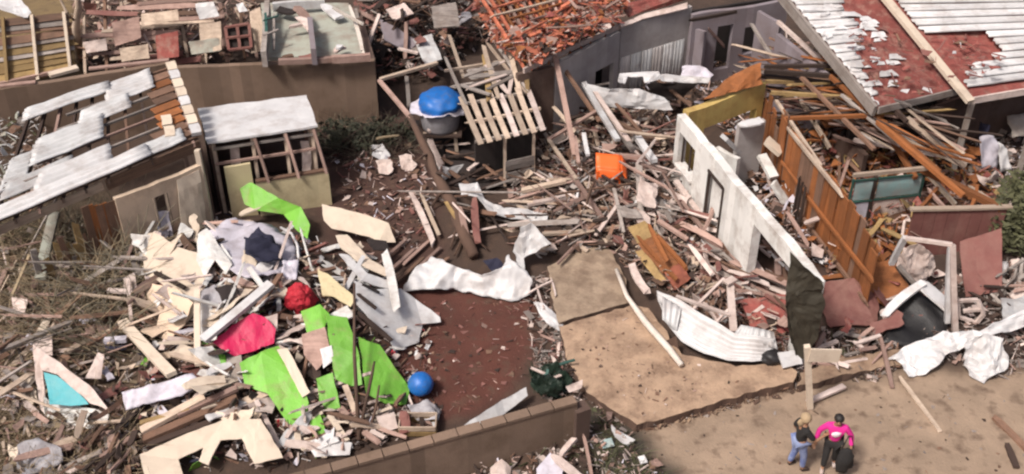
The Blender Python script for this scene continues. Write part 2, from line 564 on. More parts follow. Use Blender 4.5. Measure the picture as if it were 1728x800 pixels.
def describe(noun, p, q, mk, length):
    """what one board looks like in the picture and which landmark it lies nearest to"""
    u0, v0 = proj(p); u1, v1 = proj(q)
    if u1 < u0: u0, v0, u1, v1 = u1, v1, u0, v0
    cu, cv = (u0 + u1) / 2, (v0 + v1) / 2
    du, dv = u1 - u0, v1 - v0
    a = math.degrees(math.atan2(-dv, du))
    way = "lying level" if abs(a) < 14 else ("pointing straight up" if abs(a) > 72 else ("rising to the right" if a > 0 else "rising to the left"))
    L = (q - p).length
    f = (L - length[0]) / (length[1] - length[0])
    size = "short " if f < .33 else ("long " if f > .67 else "")
    lm = min(LANDMARKS, key=lambda m: (m[0] - cu) ** 2 + (1.5 * (m[1] - cv)) ** 2)
    x, y = cu - lm[0], 1.5 * (cv - lm[1])
    if math.hypot(x, y) < 16: where = "right at"
    elif abs(x) > 2.2 * abs(y): where = "left of" if x < 0 else "right of"
    elif abs(y) > 2.2 * abs(x): where = "just above" if y < 0 else "just below"
    else: where = ("upper " if y < 0 else "lower ") + ("left of" if x < 0 else "right of")
    return f"{size}{COLOUR.get(mk, 'brown')} {noun} {way}, {where} the {lm[2]}"


def planks(name, poly, n, mats, length, width, ang, spread, label, cat, group, z=0.0, lift=.3, tilt=.15, thick=(.03, .07), parent=None):
    """boards lying in a heap, each one an object; ang is the world direction in degrees (0 = +X, 90 = away from the camera)"""
    keys = [k for k, _ in mats]; w = [x for _, x in mats]
    out = []
    for (u, v) in (sample if parent is not None else clear_sample)(poly, n):
        c = Q(u, v, z)
        a = math.radians(rnd.gauss(ang, spread))
        L = rnd.uniform(*length)
        ti = rnd.gauss(0, tilt)
        d = Vector((math.cos(a) * math.cos(ti), math.sin(a) * math.cos(ti), math.sin(ti))) * (L / 2)
        W = rnd.uniform(*width)
        c.z += abs(rnd.gauss(0, lift)) + .04
        p, q = c - d, c + d
        m = min(p.z - hzs(p.x, p.y), q.z - hzs(q.x, q.y)) - z * 0
        if parent is None and m < .02:
            c.z += .02 - m; p, q = c - d, c + d
        mk = rnd.choices(keys, w)[0]
        kw = {} if parent is not None else dict(label=describe(cat, p, q, mk, length), cat=cat, group=group)
        out.append(bar(name, p, q, W, min(W * .9, rnd.uniform(*thick)), mk, parent, roll=rnd.gauss(0, .4), **kw))
    return out


def scatter_sheets(name, poly, n, mats, size, cat, group, lift=.15, tilt=.35, aspect=(.25, .7), crumple=.05):
    """torn boards and sheets lying over each other, each one an object with an outline of its own"""
    keys = [k for k, _ in mats]; w = [x for _, x in mats]
    for (u, v) in clear_sample(poly, n):
        c = Q(u, v, abs(rnd.gauss(0, lift)) + .12)
        a = rnd.uniform(0, math.pi); L = rnd.uniform(*size) / 2; W = L * rnd.uniform(*aspect)
        ti, ro = rnd.gauss(0, tilt), rnd.gauss(0, tilt)
        ex = Vector((math.cos(a) * math.cos(ti), math.sin(a) * math.cos(ti), math.sin(ti)))
        ey = Vector((-math.sin(a) * math.cos(ro), math.cos(a) * math.cos(ro), math.sin(ro)))
        j = lambda: rnd.uniform(.65, 1.1)
        out = [(-1, -1), (rnd.uniform(-.3, .3), -1), (1, -1), (rnd.uniform(.7, 1.2), rnd.uniform(-.3, .3)), (1, 1), (rnd.uniform(-.3, .3), rnd.uniform(.5, 1.1)), (-1, 1)]
        pts = [c + ex * (L * x * j()) + ey * (W * y * j()) for x, y in out]
        mk = rnd.choices(keys, w)[0]
        sheet(name, pts, mk, rnd.uniform(.012, .03), crumple, 3, .05, label=describe(cat, c - ex * L, c + ex * L, mk, size), cat=cat, group=group)


def stems(name, poly, n, m, length, radius, curl=.5, up=.6, parent=None, spread=1.0, **kw):
    """many thin bent stems (brush, dry grass) as one mesh"""
    vs, fs = [], []
    for (u, v) in sample(poly, n):
        p = Q(u, v, -.02)
        a = rnd.uniform(0, 2 * math.pi)
        d = Vector((math.cos(a) * spread, math.sin(a) * spread, abs(rnd.gauss(up, .35)))).normalized()
        L = rnd.uniform(*length); r = rnd.uniform(*radius)
        bd = Vector((rnd.gauss(0, 1), rnd.gauss(0, 1), -abs(rnd.gauss(.5, .5)))) * curl
        i0 = len(vs); K = 4
        for k in range(K + 1):
            s = k / K
            c = p + d * (L * s) + bd * (L * s * s * .5)
            c.z = max(c.z, hzs(c.x, c.y) + .02) if k else c.z
            rr = r * (1 - .75 * s)
            e1 = d.orthogonal().normalized(); e2 = d.cross(e1)
            for q in range(3):
                an = q * 2.0944
                vs.append(c + (e1 * math.cos(an) + e2 * math.sin(an)) * rr)
        for k in range(K):
            for q in range(3):
                q2 = (q + 1) % 3
                fs.append((i0 + 3 * k + q, i0 + 3 * k + q2, i0 + 3 * k + 3 + q2, i0 + 3 * k + 3 + q))
    return mesh_obj(name, vs, fs, m, parent, **kw)


def leaves(name, c, rad, n, size, m, parent=None, **kw):
    """a crown of single leaves spread through an uneven volume"""
    vs, fs = [], []
    off = Vector((rnd.uniform(0, 50),) * 3)
    k = 0
    while k < n:
        d = Vector((rnd.uniform(-1, 1), rnd.uniform(-1, 1), rnd.uniform(-1, 1)))
        if d.length > 1: continue
        if mnoise.noise(d * 2.2 + off) < -.02: continue
        p = Vector(c) + Vector((d.x * rad[0], d.y * rad[1], d.z * rad[2]))
        a = Vector((rnd.gauss(0, 1), rnd.gauss(0, 1), rnd.gauss(0, .6))).normalized()
        b = a.orthogonal().normalized()
        s = size * rnd.uniform(.5, 1.4)
        i = len(vs)
        vs += [p - a * s, p + b * s * .35, p + a * s, p - b * s * .35]
        fs.append((i, i + 1, i + 2, i + 3))
        k += 1
    return mesh_obj(name, vs, fs, m, parent, **kw)


def lump(name, c, r, m, parent=None, noise_amp=.25, nscale=1.6, squash=(1, 1, 1), sub=3, facet=False, **kw):
    """a heap, bag or rounded object: an icosphere given an uneven surface and a flat foot"""
    bm = bmesh.new()
    bmesh.ops.create_icosphere(bm, subdivisions=sub, radius=1.0)
    off = Vector((rnd.uniform(0, 50), rnd.uniform(0, 50), 0))
    for v in bm.verts:
        k = 1 + noise_amp * (mnoise.noise(v.co * nscale + off) + .5 * mnoise.noise(v.co * nscale * 2.7 + off))
        if facet: k += noise_amp * (.5 * abs(mnoise.noise(v.co * nscale * 1.7 - off)) + .35 * abs(mnoise.noise(v.co * nscale * 4.1)) - .2)
        v.co = Vector((v.co.x * squash[0], v.co.y * squash[1], v.co.z * squash[2])) * (k * r)
        v.co += Vector(c)
    me = bpy.data.meshes.new(name)
    bm.to_mesh(me); bm.free()
    me.materials.append(M[m])
    if not facet: me.polygons.foreach_set("use_smooth", [True] * len(me.polygons))
    return reg(bpy.data.objects.new(name, me), parent, **kw)


def XY(p): return (p[0], p[1])


def s_at(A, B, z, u):
    """share of the way from A to B where a point at height z is seen in column u"""
    lo, hi = 0.0, 1.0
    f = lambda s: proj((A[0] + (B[0] - A[0]) * s, A[1] + (B[1] - A[1]) * s, z))[0]
    for _ in range(40):
        m_ = (lo + hi) / 2
        if (f(m_) < u) == (f(hi) > f(lo)): lo = m_
        else: hi = m_
    return (lo + hi) / 2

# ------------------------------------------------------------------ ground
def make_ground():
    xs = np.concatenate([[-900, -250, -80, -40], np.arange(-24, 24.01, .17), [40, 80, 250, 900]])
    ys = np.concatenate([[-300, -60, 0, 8], np.arange(12, 50.01, .17), [60, 90, 250, 900]])
    X, Y = np.meshgrid(xs, ys)
    Z = hz(X, Y)
    fine = np.sin(X * 7.1 + np.sin(Y * 5.3)) * np.sin(Y * 6.3 + np.sin(X * 4.1)) * .012
    Z = np.where((abs(X) < 24) & (Y > 12) & (Y < 50), Z + fine, 0.0)
    ny, nx = X.shape
    wob_u = 9 * np.sin(X * 2.3 + Y) + 7 * np.sin(Y * 3.7 - X * 1.1) + 4 * np.sin(X * 8 + Y * 5)
    wob_v = 6 * np.sin(Y * 2.9 + X * 1.7) + 4 * np.sin(X * 6.7 - Y * 4)
    dep = Y * CP + CAM_H * SP
    ok = dep > 4
    U = np.where(ok, 864 + FPX * X / np.where(ok, dep, 1), -9e3) + wob_u
    V = np.where(ok, 400 - FPX * (Y * SP - CAM_H * CP) / np.where(ok, dep, 1), 9e3) + wob_v
    col = np.zeros((ny, nx, 3)) + np.array((.060, .037, .027))  # base and debris zones darkened: shade between pieces put into the ground colour
    zones = [([(-400, 330), (250, 330), (260, 560), (180, 820), (-400, 900)], (.095, .066, .042)),
             ([(-400, -60), (140, -60), (140, 160), (-400, 190)], (.19, .13, .062)),
             ([(520, 190), (700, 190), (760, 420), (720, 470), (560, 420), (520, 300)], (.068, .034, .026)),
             ([(700, 190), (780, 195), (850, 230), (910, 260), (915, 305), (800, 330), (740, 300)], (.03, .02, .016)),  # shade under tank and hut put into the ground colour
             ([(665, 470), (890, 480), (905, 560), (890, 640), (800, 700), (700, 720), (660, 600)], (.095, .031, .021)),
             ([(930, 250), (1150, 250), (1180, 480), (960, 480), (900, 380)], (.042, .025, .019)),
             ([(1290, 110), (1640, 200), (1640, 420), (1350, 470), (1290, 300)], (.085, .038, .02)),
             ([(1220, 470), (1420, 470), (1500, 560), (1330, 610), (1230, 560)], (.13, .055, .038)),
             ([(1380, 420), (1800, 400), (1800, 620), (1380, 620)], (.05, .031, .024)),
             ([(985, 745), (1090, 712), (1340, 640), (1490, 640), (1560, 618), (1728, 632), (2300, 640), (2300, 1400), (1250, 1400), (1140, 820)], (.315, .228, .163)),
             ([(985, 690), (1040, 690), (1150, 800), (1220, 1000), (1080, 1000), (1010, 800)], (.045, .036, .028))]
    for poly, c in zones:
        mk = inpoly(U, V, poly).astype(float)
        for _ in range(2):
            mk = (mk + np.roll(mk, 1, 0) + np.roll(mk, -1, 0) + np.roll(mk, 1, 1) + np.roll(mk, -1, 1)) / 5
        col = col * (1 - mk[..., None]) + np.array(c) * mk[..., None]
    idx = np.arange(ny * nx).reshape(ny, nx)
    F = np.stack([idx[:-1, :-1], idx[:-1, 1:], idx[1:, 1:], idx[1:, :-1]], -1).reshape(-1, 4)
    me = bpy.data.meshes.new("ground")
    me.from_pydata(np.stack([X, Y, Z], -1).reshape(-1, 3).tolist(), [], F.tolist())
    at = me.color_attributes.new("soil_and_shade", 'FLOAT_COLOR', 'POINT')
    rgba = np.concatenate([col, np.ones((ny, nx, 1))], -1).astype(np.float32)
    at.data.foreach_set("color", rgba.ravel())
    me.polygons.foreach_set("use_smooth", [True] * len(me.polygons))
    m = mat("earth", (1, 1, 1), .30, .95, None, bump=.6, vscale=1.1, bscale=16)
    nt = m.node_tree
    a = nt.nodes.new("ShaderNodeAttribute"); a.attribute_name = "soil_and_shade"
    bs = nt.nodes["Principled BSDF"]
    src = bs.inputs["Base Color"].links[0].from_socket
    mx = nt.nodes.new("ShaderNodeMix"); mx.data_type = 'RGBA'; mx.blend_type = 'MULTIPLY'
    mx.inputs["Factor"].default_value = 1
    nt.links.new(src, mx.inputs[6]); nt.links.new(a.outputs["Color"], mx.inputs[7])
    n2 = nt.nodes.new("ShaderNodeTexNoise"); n2.inputs["Scale"].default_value = 2.8; n2.inputs["Detail"].default_value = 8
    g2 = nt.nodes.new("ShaderNodeNewGeometry"); nt.links.new(g2.outputs["Position"], n2.inputs["Vector"])
    mr = nt.nodes.new("ShaderNodeMapRange"); mr.inputs["From Min"].default_value = .53; mr.inputs["From Max"].default_value = .72; mr.inputs["To Max"].default_value = .75
    nt.links.new(n2.outputs["Fac"], mr.inputs["Value"])
    m2 = nt.nodes.new("ShaderNodeMix"); m2.data_type = 'RGBA'
    nt.links.new(mr.outputs[0], m2.inputs["Factor"]); nt.links.new(mx.outputs[2], m2.inputs[6])
    m2.inputs[7].default_value = (.085, .05, .034, 1)
    nt.links.new(m2.outputs[2], bs.inputs["Base Color"])
    me.materials.append(m)
    me.update()
    reg(bpy.data.objects.new("ground", me), kind="structure")


make_ground()
M["pad"] = mat("dusty_concrete_slab", (.30, .205, .14), .4, .95, (.15, .09, .06), .8, 1.5, .7, dthr=.52, bscale=14)
M["padgrey"] = mat("grey_concrete_slab", (.26, .195, .14), .35, .95, (.15, .10, .07), .8, 1.4, .5, dthr=.47)
pad = empty("concrete_pad", T(1080, 600), None, None)
pad["kind"] = "structure"
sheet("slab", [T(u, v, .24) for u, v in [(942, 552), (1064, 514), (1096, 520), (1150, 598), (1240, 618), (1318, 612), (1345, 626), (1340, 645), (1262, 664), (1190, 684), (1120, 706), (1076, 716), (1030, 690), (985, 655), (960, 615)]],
      "pad", .26, .03, 9, .04, False, pad, rim="bark")  # dark rim: shade of the ledge face put into its colour
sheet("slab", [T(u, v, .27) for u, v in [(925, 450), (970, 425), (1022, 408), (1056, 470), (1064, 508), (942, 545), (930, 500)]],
      "padgrey", .29, .03, 8, .04, False, pad, rim="bark")  # dark rim again carries painted shade
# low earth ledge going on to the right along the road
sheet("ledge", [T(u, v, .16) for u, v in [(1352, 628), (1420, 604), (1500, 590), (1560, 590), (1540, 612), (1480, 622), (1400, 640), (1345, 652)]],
      "pad", .2, .05, 7, .05, False, pad, rim="bark")  # dark rim paints the shadow band along the road

# ------------------------------------------------------------------ back compound wall (left)
cw = empty("compound_wall", T(120, 235), "long tan concrete wall behind the tin roofed house at far left", "wall")
A, B = XY(T(-90, 162, 2.3)), XY(T(296, 103, 2.3))
wall("wall_body", A, B, 2.28, .2, "tan", cw, broken=.05, seed=1)
for (u0, v0, u1, v1) in [(83, 127, 131, 114), (-60, 152, 60, 138), (150, 116, 285, 101)]:
    pale = u0 == 83
    p, q = T(u0, v0, 2.33), T(u1, v1, 2.33)
    bar("coping_and_lit_edge", p, q, .26 if pale else .16, .09 if pale else .05, "cream" if pale else "woodpink", cw, var=0)  # pinkish strips paint the wall's lit top line; the cream one is coping

# ------------------------------------------------------------------ flat roofed concrete building behind the shed
fb = empty("flat_roofed_building", T(480, 200), "tan concrete building with bare grey green roof slab behind the shed", "building")
A, B = XY(T(298, 110, 2.3)), XY(T(632, 99, 2.3))
wall("wall", A, B, 2.26, .2, "tan", fb, broken=.03, seed=2)
C_ = XY(T(600, 5, 2.3))
wall("side_wall", (B[0] - .1, B[1] + .12), C_, 2.22, .2, "brownwall", fb, broken=.03, seed=3)
sheet("roof_slab", [T(u, v, 2.26) for u, v in [(448, 97), (612, 92), (588, 5), (440, 5)]], "greenfloor", .12, .01, 6, 0, False, fb)
for (u0, v0, u1, v1, m, h) in [(446, 100, 452, 12, "woodgrey", .5), (460, 12, 548, 6, "white", .28), (524, 42, 530, 96, "lilacwall", .55),
                              (470, 104, 560, 100, "woodpink", .16), (560, 100, 625, 96, "woodpink", .22)]:
    p, q = T(u0, v0, 2.4 + h / 2), T(u1, v1, 2.4 + h / 2)
    bar("parapet", p, q, .16, h, m, fb, var=1)
for (u0, v0, u1, v1, z0, z1, w, m) in [(448, 22, 449, 88, 3.0, 2.7, .09, "green"), (462, 25, 462, 85, 2.9, 2.5, .08, "woodgrey"), (444, 60, 470, 50, 2.9, 2.9, .08, "woodgrey"),
                                       (444, 35, 470, 27, 3.1, 3.1, .07, "green"), (590, 10, 612, 88, 2.8, 2.5, .12, "pipe"), (560, 12, 612, 40, 3.2, 2.8, .10, "pipe"),
                                       (546, 8, 572, 30, 2.6, 2.5, .35, "white"), (505, 30, 525, 50, 2.7, 2.6, .3, "paper"), (488, 46, 520, 40, 2.6, 2.6, .16, "paper"),
                                       (470, 14, 500, 20, 2.6, 2.6, .35, "dark"), (500, 12, 520, 36, 2.7, 2.6, .3, "woodpink"), (565, 88, 580, 80, 2.5, 2.5, .2, "paper"),
                                       (505, 98, 525, 94, 2.5, 2.5, .2, "maroon"), (476, 98, 495, 94, 2.5, 2.5, .18, "wood"), (571, 82, 574, 77, 2.6, 2.6, .2, "white")]:
    bar("roof_debris", T(u0, v0, z0), T(u1, v1, z1), w, min(w * .6, .08), m, fb)

# ------------------------------------------------------------------ leaning slat fence, far left
sf = empty("slat_fence", T(60, 135), "olive brown slatted wooden fence leaning behind the wall, upper left corner", "fence")
fa, fbp, fc, fd = T(-70, 160, .5), T(126, 118, .5), T(118, 22, 2.2), T(-70, 40, 2.2)
for i in range(11):
    t = (i + .5) / 11
    bar("slat", patch(fa, fbp, fc, fd, 0, t), patch(fa, fbp, fc, fd, 1, t + rnd.gauss(0, .012)), .02 + rnd.uniform(.20, .27), .03,
        rnd.choice(["woodochre", "woodochre", "wood", "woodgrey"]), sf, roll=.75)
for s, m in ((.10, "woodochre"), (.43, "woodochre"), (.69, "cream"), (.98, "cream")):
    p = patch(fa, fbp, fc, fd, s, -.05); q = patch(fa, fbp, fc, fd, s - .02, 1.02)
    off = Vector((0, -.12, .08))
    bar("post", p + off, q + off, .10, .10, m, sf, var=1)
bar("rail", patch(fa, fbp, fc, fd, 0, .02) + off, patch(fa, fbp, fc, fd, 1, .03) + off, .12, .1, "woodpink", sf)
sheet("roof_sheet", [T(u, v, 2.3) for u, v in [(-40, -5), (25, -12), (52, 20), (45, 28), (20, 22), (-40, 5)]], "white", .02, .06, 4, .03, False,
      label="pale green white roof sheet lying over fence, upper left corner", cat="roof sheet")
bt0 = empty("bare_tree", T(136, 100, .4), "pale bare trunk standing beside slat fence, upper left", "tree")
tube("trunk", [T(136, 100, .3), T(128, 45, 1.9), T(133, 10, 2.9), T(128, -20, 3.6)], [.16, .13, .11, .08], "woodpale", bt0)
tube("limb", [T(130, 40, 2.0), T(112, 20, 2.8), T(100, -5, 3.4)], [.07, .05, .03], "woodpale", bt0)

# ------------------------------------------------------------------ collapsed timber house, top left
th = empty("collapsed_timber_house", T(290, 95), "salmon brown wrecked timber house with open frames, top left behind the wall", "house")
ta, tb, tc, td = T(138, 118, .5), T(436, 92, .5), T(425, -12, 2.4), T(140, -5, 2.4)
for s in (.02, .14, .24, .40, .47, .60, .70, .82, .92, .99):
    bar("post", patch(ta, tb, tc, td, s, -.05), patch(ta, tb, tc, td, s + rnd.gauss(-.01, .015), rnd.uniform(.7, 1.05)), rnd.uniform(.09, .16), .1, rnd.choice(["woodpink", "woodpale", "wood"]), th)
for k in range(17):
    t = k / 16
    s0 = rnd.uniform(0, .45); s1 = s0 + rnd.uniform(.25, .55)
    p = patch(ta, tb, tc, td, s0, t + rnd.gauss(0, .02)) + Vector((0, -.14, .1)); q = patch(ta, tb, tc, td, min(1, s1), t + rnd.gauss(0, .03)) + Vector((0, -.14, .1))
    bar("board", p, q, rnd.uniform(.10, .26), .04, rnd.choice(["woodpink", "woodpale", "wood", "woodpink", "maroon"]), th, roll=.7)
for (pts, m) in [([(188, 38), (235, 28), (238, 64), (195, 78)], "woodpink"), ([(238, 24), (300, 16), (302, 34), (240, 44)], "woodpale"),
                 ([(140, 72), (178, 64), (180, 84), (146, 90)], "paper"), ([(328, 6), (360, 3), (370, 27), (336, 33)], "white"), ([(398, 8), (410, 4), (418, 18), (404, 21)], "white"),
                 ([(262, 60), (300, 52), (302, 96), (266, 100)], "rust"), ([(335, 40), (372, 36), (374, 84), (340, 90)], "woodpale"), ([(200, 82), (250, 74), (252, 98), (206, 104)], "woodpale"),
                 ([(318, 70), (368, 64), (372, 86), (322, 92)], "greenfloor"), ([(420, 20), (440, 12), (446, 84), (424, 90)], "woodpale")]:
    sheet("panel", [T(u, v, .55 + (115 - v) / 115 * 1.9 + .12) for u, v in pts], m, .04, .05, 3, .03, False, th)
wf = sheet("window", [T(u, v, .55 + (115 - v) / 115 * 1.9 + .2) for u, v in [(380, 46), (420, 40), (424, 80), (386, 84)]], "dark", .03, .0, 1, 0, False, th)
for (a, b) in [((380, 46), (420, 40)), ((386, 84), (424, 80)), ((380, 46), (386, 84)), ((420, 40), (424, 80)), ((400, 43), (405, 82)), ((383, 64), (422, 60))]:
    f = lambda p: T(p[0], p[1], .55 + (115 - p[1]) / 115 * 1.9 + .26)
    bar("window_frame", f(a), f(b), .10, .06, "maroon", wf, var=0)
shards("timber_scraps", [(130, 0), (440, 0), (440, 100), (140, 115)], 900, [("woodpink", 4), ("woodpale", 3), ("wood", 3), ("paper", 1.5), ("maroon", 1), ("wooddark", 1)], (.1, .6), .9,
       "small broken salmon timber scraps heaped in wrecked house, top left", "scraps", z=.3)

# ------------------------------------------------------------------ tin roofed house, left
lh = empty("tin_roofed_house", T(250, 380), "beige house with torn white tin roof and row of ridge tiles, left", "house")
RA, RB, RC, RD = T(336, 238, 2.75), T(-25, 392, 2.5), T(42, 202, 2.9), T(290, 117, 3.15)


def LR(s, t, h=0.0):
    return patch(RA, RB, RC, RD, s, t) + Vector((0, 0, h))


for i in range(10):
    s = .03 + i * .105
    bar("rafter", LR(s, -.02), LR(s, 1.0), .07, .12, rnd.choice(["wood", "wooddark", "woodpink"]), lh, var=1)
for i in range(8):
    t = .02 + i * .138
    bar("purlin", LR(0, t, .09), LR(.95 - .04 * i, t, .09), .07, .06, rnd.choice(["wood", "woodpink", "woodgrey"]), lh, var=1)
for i in range(9):                       # brown boarding at the right end
    t = .10 + i * .10
    bar("roof_board", LR(.035, t, .125), LR(.19 + rnd.uniform(-.02, .03), t, .125), .34, .025, rnd.choice(["woodorange", "wood", "woodorange"]), lh, var=1)
for (s0, s1, t0, t1, m, h, bend) in [(.24, 1.02, -.02, .12, "white", .22, .05), (.42, .80, .10, .30, "white", .18, .06), (.46, .86, .40, .66, "zinc", .20, .04),
                                     (.14, .46, .76, 1.02, "white", .20, .03), (.30, .62, .62, .80, "zinc", .19, .02), (.42, .99, .90, 1.03, "zinc", .24, .05), (.06, .30, -.0, .15, "zinc", .18, .02), (.86, 1.0, .30, .60, "zinc", .05, .02), (.62, .97, .20, .36, "zinc", .12, .02)]:
    corr("roof_sheet", LR(s0, t0, h), LR(s1, t0, h * .9), LR(s1 - .01, t1, h), LR(s0 + .01, t1, h + .03), m, max(3, int((t1 - t0) * 24)), .022, 10, bend, .0, .045, along='t', jag=.03, thick=.006, parent=lh)
for i in range(8):                       # white ridge tiles up the right verge
    p, q = LR(.005, i / 8 + .01, .2), LR(.005, (i + .86) / 8, .24)
    bar("ridge_tile", p, q, .26, .12, "cream" if i % 3 else "white", lh, var=2)
for i in range(2):
    bar("ridge_tile", LR(.13, .10 + i * .14, .2), LR(.125, .21 + i * .14, .22), .26, .1, "cream", lh, var=2)
WA = XY(LR(.02, -.035)); WB = XY(LR(.92, -.035))
sW = lambda u: s_at(WA, WB, 1.5, u)
s_l, s_r = sW(250), sW(222)
wall("wall", WA, (WA[0] + (WB[0] - WA[0]) * .47, WA[1] + (WB[1] - WA[1]) * .47), 2.2, .14, "beige", lh, openings=[(sW(283) / .47, sW(262) / .47, .7, 1.75)], broken=.12, seed=4)
wall("side_wall", (WA[0] + .05, WA[1] + .1), XY(LR(.03, .97)), 2.6, .14, "brownwall", lh, seed=5)  # dark brown colour carries the shade of this side
fw = empty  # noqa
wp = lambda s, z, o=0.0: Vector((WA[0] + (WB[0] - WA[0]) * s, WA[1] + (WB[1] - WA[1]) * s - o, z))
a0, a1 = sW(283), sW(262)
win = bar("window", wp(a0, .72, .06), wp(a1, .72, .06), .12, .07, "woodpale", lh, var=0)
bar("window_post", wp(a0, .7, .06), wp(a0, 1.75, .06), .07, .07, "woodpale", win, var=0)
bar("window_post", wp(a1, .7, .06), wp(a1, 1.75, .06), .07, .07, "woodpale", win, var=0)
sheet("curtain", [wp(a0 + .005, 1.2, .1), wp(a1 - .005, 1.3, .1), wp(a1, .2, .25), wp(a0, .3, .2)], "lilac", .02, .08, 4, .02, False, win)
for i in range(7):                       # brown boarded part of the front
    s = .485 + i * .022
    bar("wall_board", wp(s, .1), wp(s, 2.15 + rnd.uniform(-.1, .1)), .19, .04, rnd.choice(["woodorange", "wood"]), lh, roll=math.atan2(WB[1] - WA[1], WB[0] - WA[0]), var=1)
for i in range(12):
    s = .66 + i * .022
    bar("wall_board", wp(s, .1), wp(s, 1.6 + rnd.uniform(-.7, .3)), .17, .04, rnd.choice(["woodgrey", "wood", "woodochre"]), lh, roll=math.atan2(WB[1] - WA[1], WB[0] - WA[0]))
bar("fascia", LR(0, -.01, -.1), LR(.46, -.01, -.1), .06, .30, "wood", lh, var=1)
bar("fascia", LR(.48, -.01, -.08), LR(.97, -.01, -.08), .06, .22, "woodpale", lh, var=1)
bar("corner_post", wp(.0, 0), wp(.0, 2.6), .14, .14, "cream", lh, var=1)
sheet("wall_panel", [wp(.0, 2.05, .12), wp(.13, 2.0, .12), wp(.145, .4, .3), wp(.005, .35, .3)], "cream", .03, .03, 4, .02, False, lh)

# ------------------------------------------------------------------ small shed with white flat roof
sh = empty("garden_shed", T(450, 345), "small pale yellow shed with flat white roof and open front frame", "shed")
fl, frr, br, bl = T(350, 240, 2.5), T(536, 212, 2.5), T(516, 160, 2.35), T(334, 184, 2.35)
sheet("roof", [fl, frr, br, bl], "white", .06, .03, 6, .03, False, sh)
for (s, t) in ((.05, .06), (.95, .06), (.95, .94), (.05, .94), (.4, .06), (.7, .06)):
    p = patch(fl, frr, br, bl, s, t)
    bar("post", (p.x, p.y, 0), (p.x, p.y, p.z - .05), .09, .09, "woodpale" if t < .5 else "wood", sh, var=1)
for z, m in ((2.22, "woodgrey"), (1.75, "woodpink")):
    p, q = patch(fl, frr, br, bl, .04, .03), patch(fl, frr, br, bl, .96, .03)
    bar("rail", (p.x, p.y, z), (q.x, q.y, z), .06, .07, m, sh, var=1)
for (s, off) in ((.42, .02), (.70, .05), (.96, .05)):
    p = patch(fl, frr, br, bl, s, .0)
    bar("frame_strut", (p.x, p.y, 2.4), (p.x + .28, p.y - .3, 1.15), .08, .07, "woodpink", sh, var=1)
p0, p1 = patch(fl, frr, br, bl, .36, -.10), patch(fl, frr, br, bl, 1.04, -.10)
wall("low_wall", XY(p0), XY(p1), 1.15, .1, "paleyellow", sh, seed=6)
bar("sill", (p0.x, p0.y, 1.18), (p1.x, p1.y, 1.18), .14, .06, "wood", sh, var=0)
p0, p1 = patch(fl, frr, br, bl, .10, -.06), patch(fl, frr, br, bl, .34, -.06)
wall("wall_panel", XY(p0), XY(p1), 1.75, .09, "paleyellow", sh, broken=.1, seed=7)
q0, q1 = patch(fl, frr, br, bl, .03, .96), patch(fl, frr, br, bl, .97, .96)
wall("back_wall", XY(q0), XY(q1), 2.25, .1, "brownwall", sh, seed=8)
wall("side_wall", XY(patch(fl, frr, br, bl, .02, .1)), XY(patch(fl, frr, br, bl, .02, .94)), 2.2, .08, "brownwall", sh, seed=9)
for (s, h, m) in ((.84, 1.9, "paper"), (.92, 2.0, "woodpale"), (.2, 2.1, "paper")):
    p = patch(fl, frr, br, bl, s, .12)
    bar("board", (p.x, p.y, .8), (p.x + .1, p.y, h), .26, .05, m, sh)

# ------------------------------------------------------------------ hut with slatted roof, centre top
hut = empty("slat_roofed_hut", T(860, 300), "small dark wooden hut with pale slatted roof and porch rail, top centre", "hut")
ha, hb, hc, hd = T(806, 238, 2.0), T(918, 214, 2.0), T(872, 92, 2.5), T(752, 112, 2.5)


def HR(s, t, h=0.0):
    return patch(ha, hb, hc, hd, s, t) + Vector((0, 0, h))


for i in range(8):
    s = .03 + i * .134
    bar("roof_slat", HR(s, -.04), HR(s, .52 + rnd.uniform(-.04, .06)), .16, .04, rnd.choice(["woodpale", "paper", "woodpale"]), hut, var=2)
for t in (.02, .26, .50, .74, .97):
    bar("purlin", HR(-.02, t, -.07), HR(1.02, t, -.07), .08, .08, rnd.choice(["woodpale", "woodgrey"]), hut)
for i in range(9):
    s = rnd.uniform(0, 1)
    bar("roof_slat", HR(s, .46, .04), HR(s + rnd.gauss(0, .2), rnd.uniform(.85, 1.12), rnd.uniform(.05, .4)), rnd.uniform(.08, .18), .04, rnd.choice(["woodpale", "woodgrey", "paper", "woodochre"]), hut)
for i in range(7):
    t = rnd.uniform(.5, 1.0); s = rnd.uniform(-.05, .6)
    bar("roof_slat", HR(s, t, .1), HR(s + rnd.uniform(.3, .6), t + rnd.gauss(0, .12), .18), rnd.uniform(.1, .26), .04, rnd.choice(["woodpale", "woodgrey", "paper", "concrete"]), hut)
for (s, t) in ((.42, .03), (.86, .03), (.05, .9), (.95, .9)):
    p = HR(s, t)
    bar("post", (p.x, p.y, 0), (p.x, p.y, p.z - .08), .09, .09, "woodpale" if t < .5 else "wooddark", hut, var=1)
for z in (.35, .60, .85, 1.0):
    p, q = HR(.42, .02), HR(.86, .02)
    bar("porch_rail", (p.x, p.y, z), (q.x, q.y, z), .05, .16 if z > .4 else .06, "woodgrey", hut, var=1)
for (a, b) in (((.06, .22), (.95, .22)), ((.06, .95), (.95, .95)), ((.95, .3), (.95, .95))):
    p, q = HR(*a), HR(*b)
    wall("wall", XY(p), XY(q), 1.9, .08, "dark", hut, seed=10)  # near-black walls carry the shade of the hut's interior

# ------------------------------------------------------------------ orange wreck (tiled roof house), top centre
ow = empty("tile_roofed_house", T(930, 215), "house with stripped orange roof battens and grey side wall, top centre", "house")
oa, ob, oc, od = T(884, 118, 2.8), T(1046, 44, 2.8), T(1010, -70, 3.9), T(790, -25, 3.9)


def OR(s, t, h=0.0):
    return patch(oa, ob, oc, od, s, t) + Vector((0, 0, h))


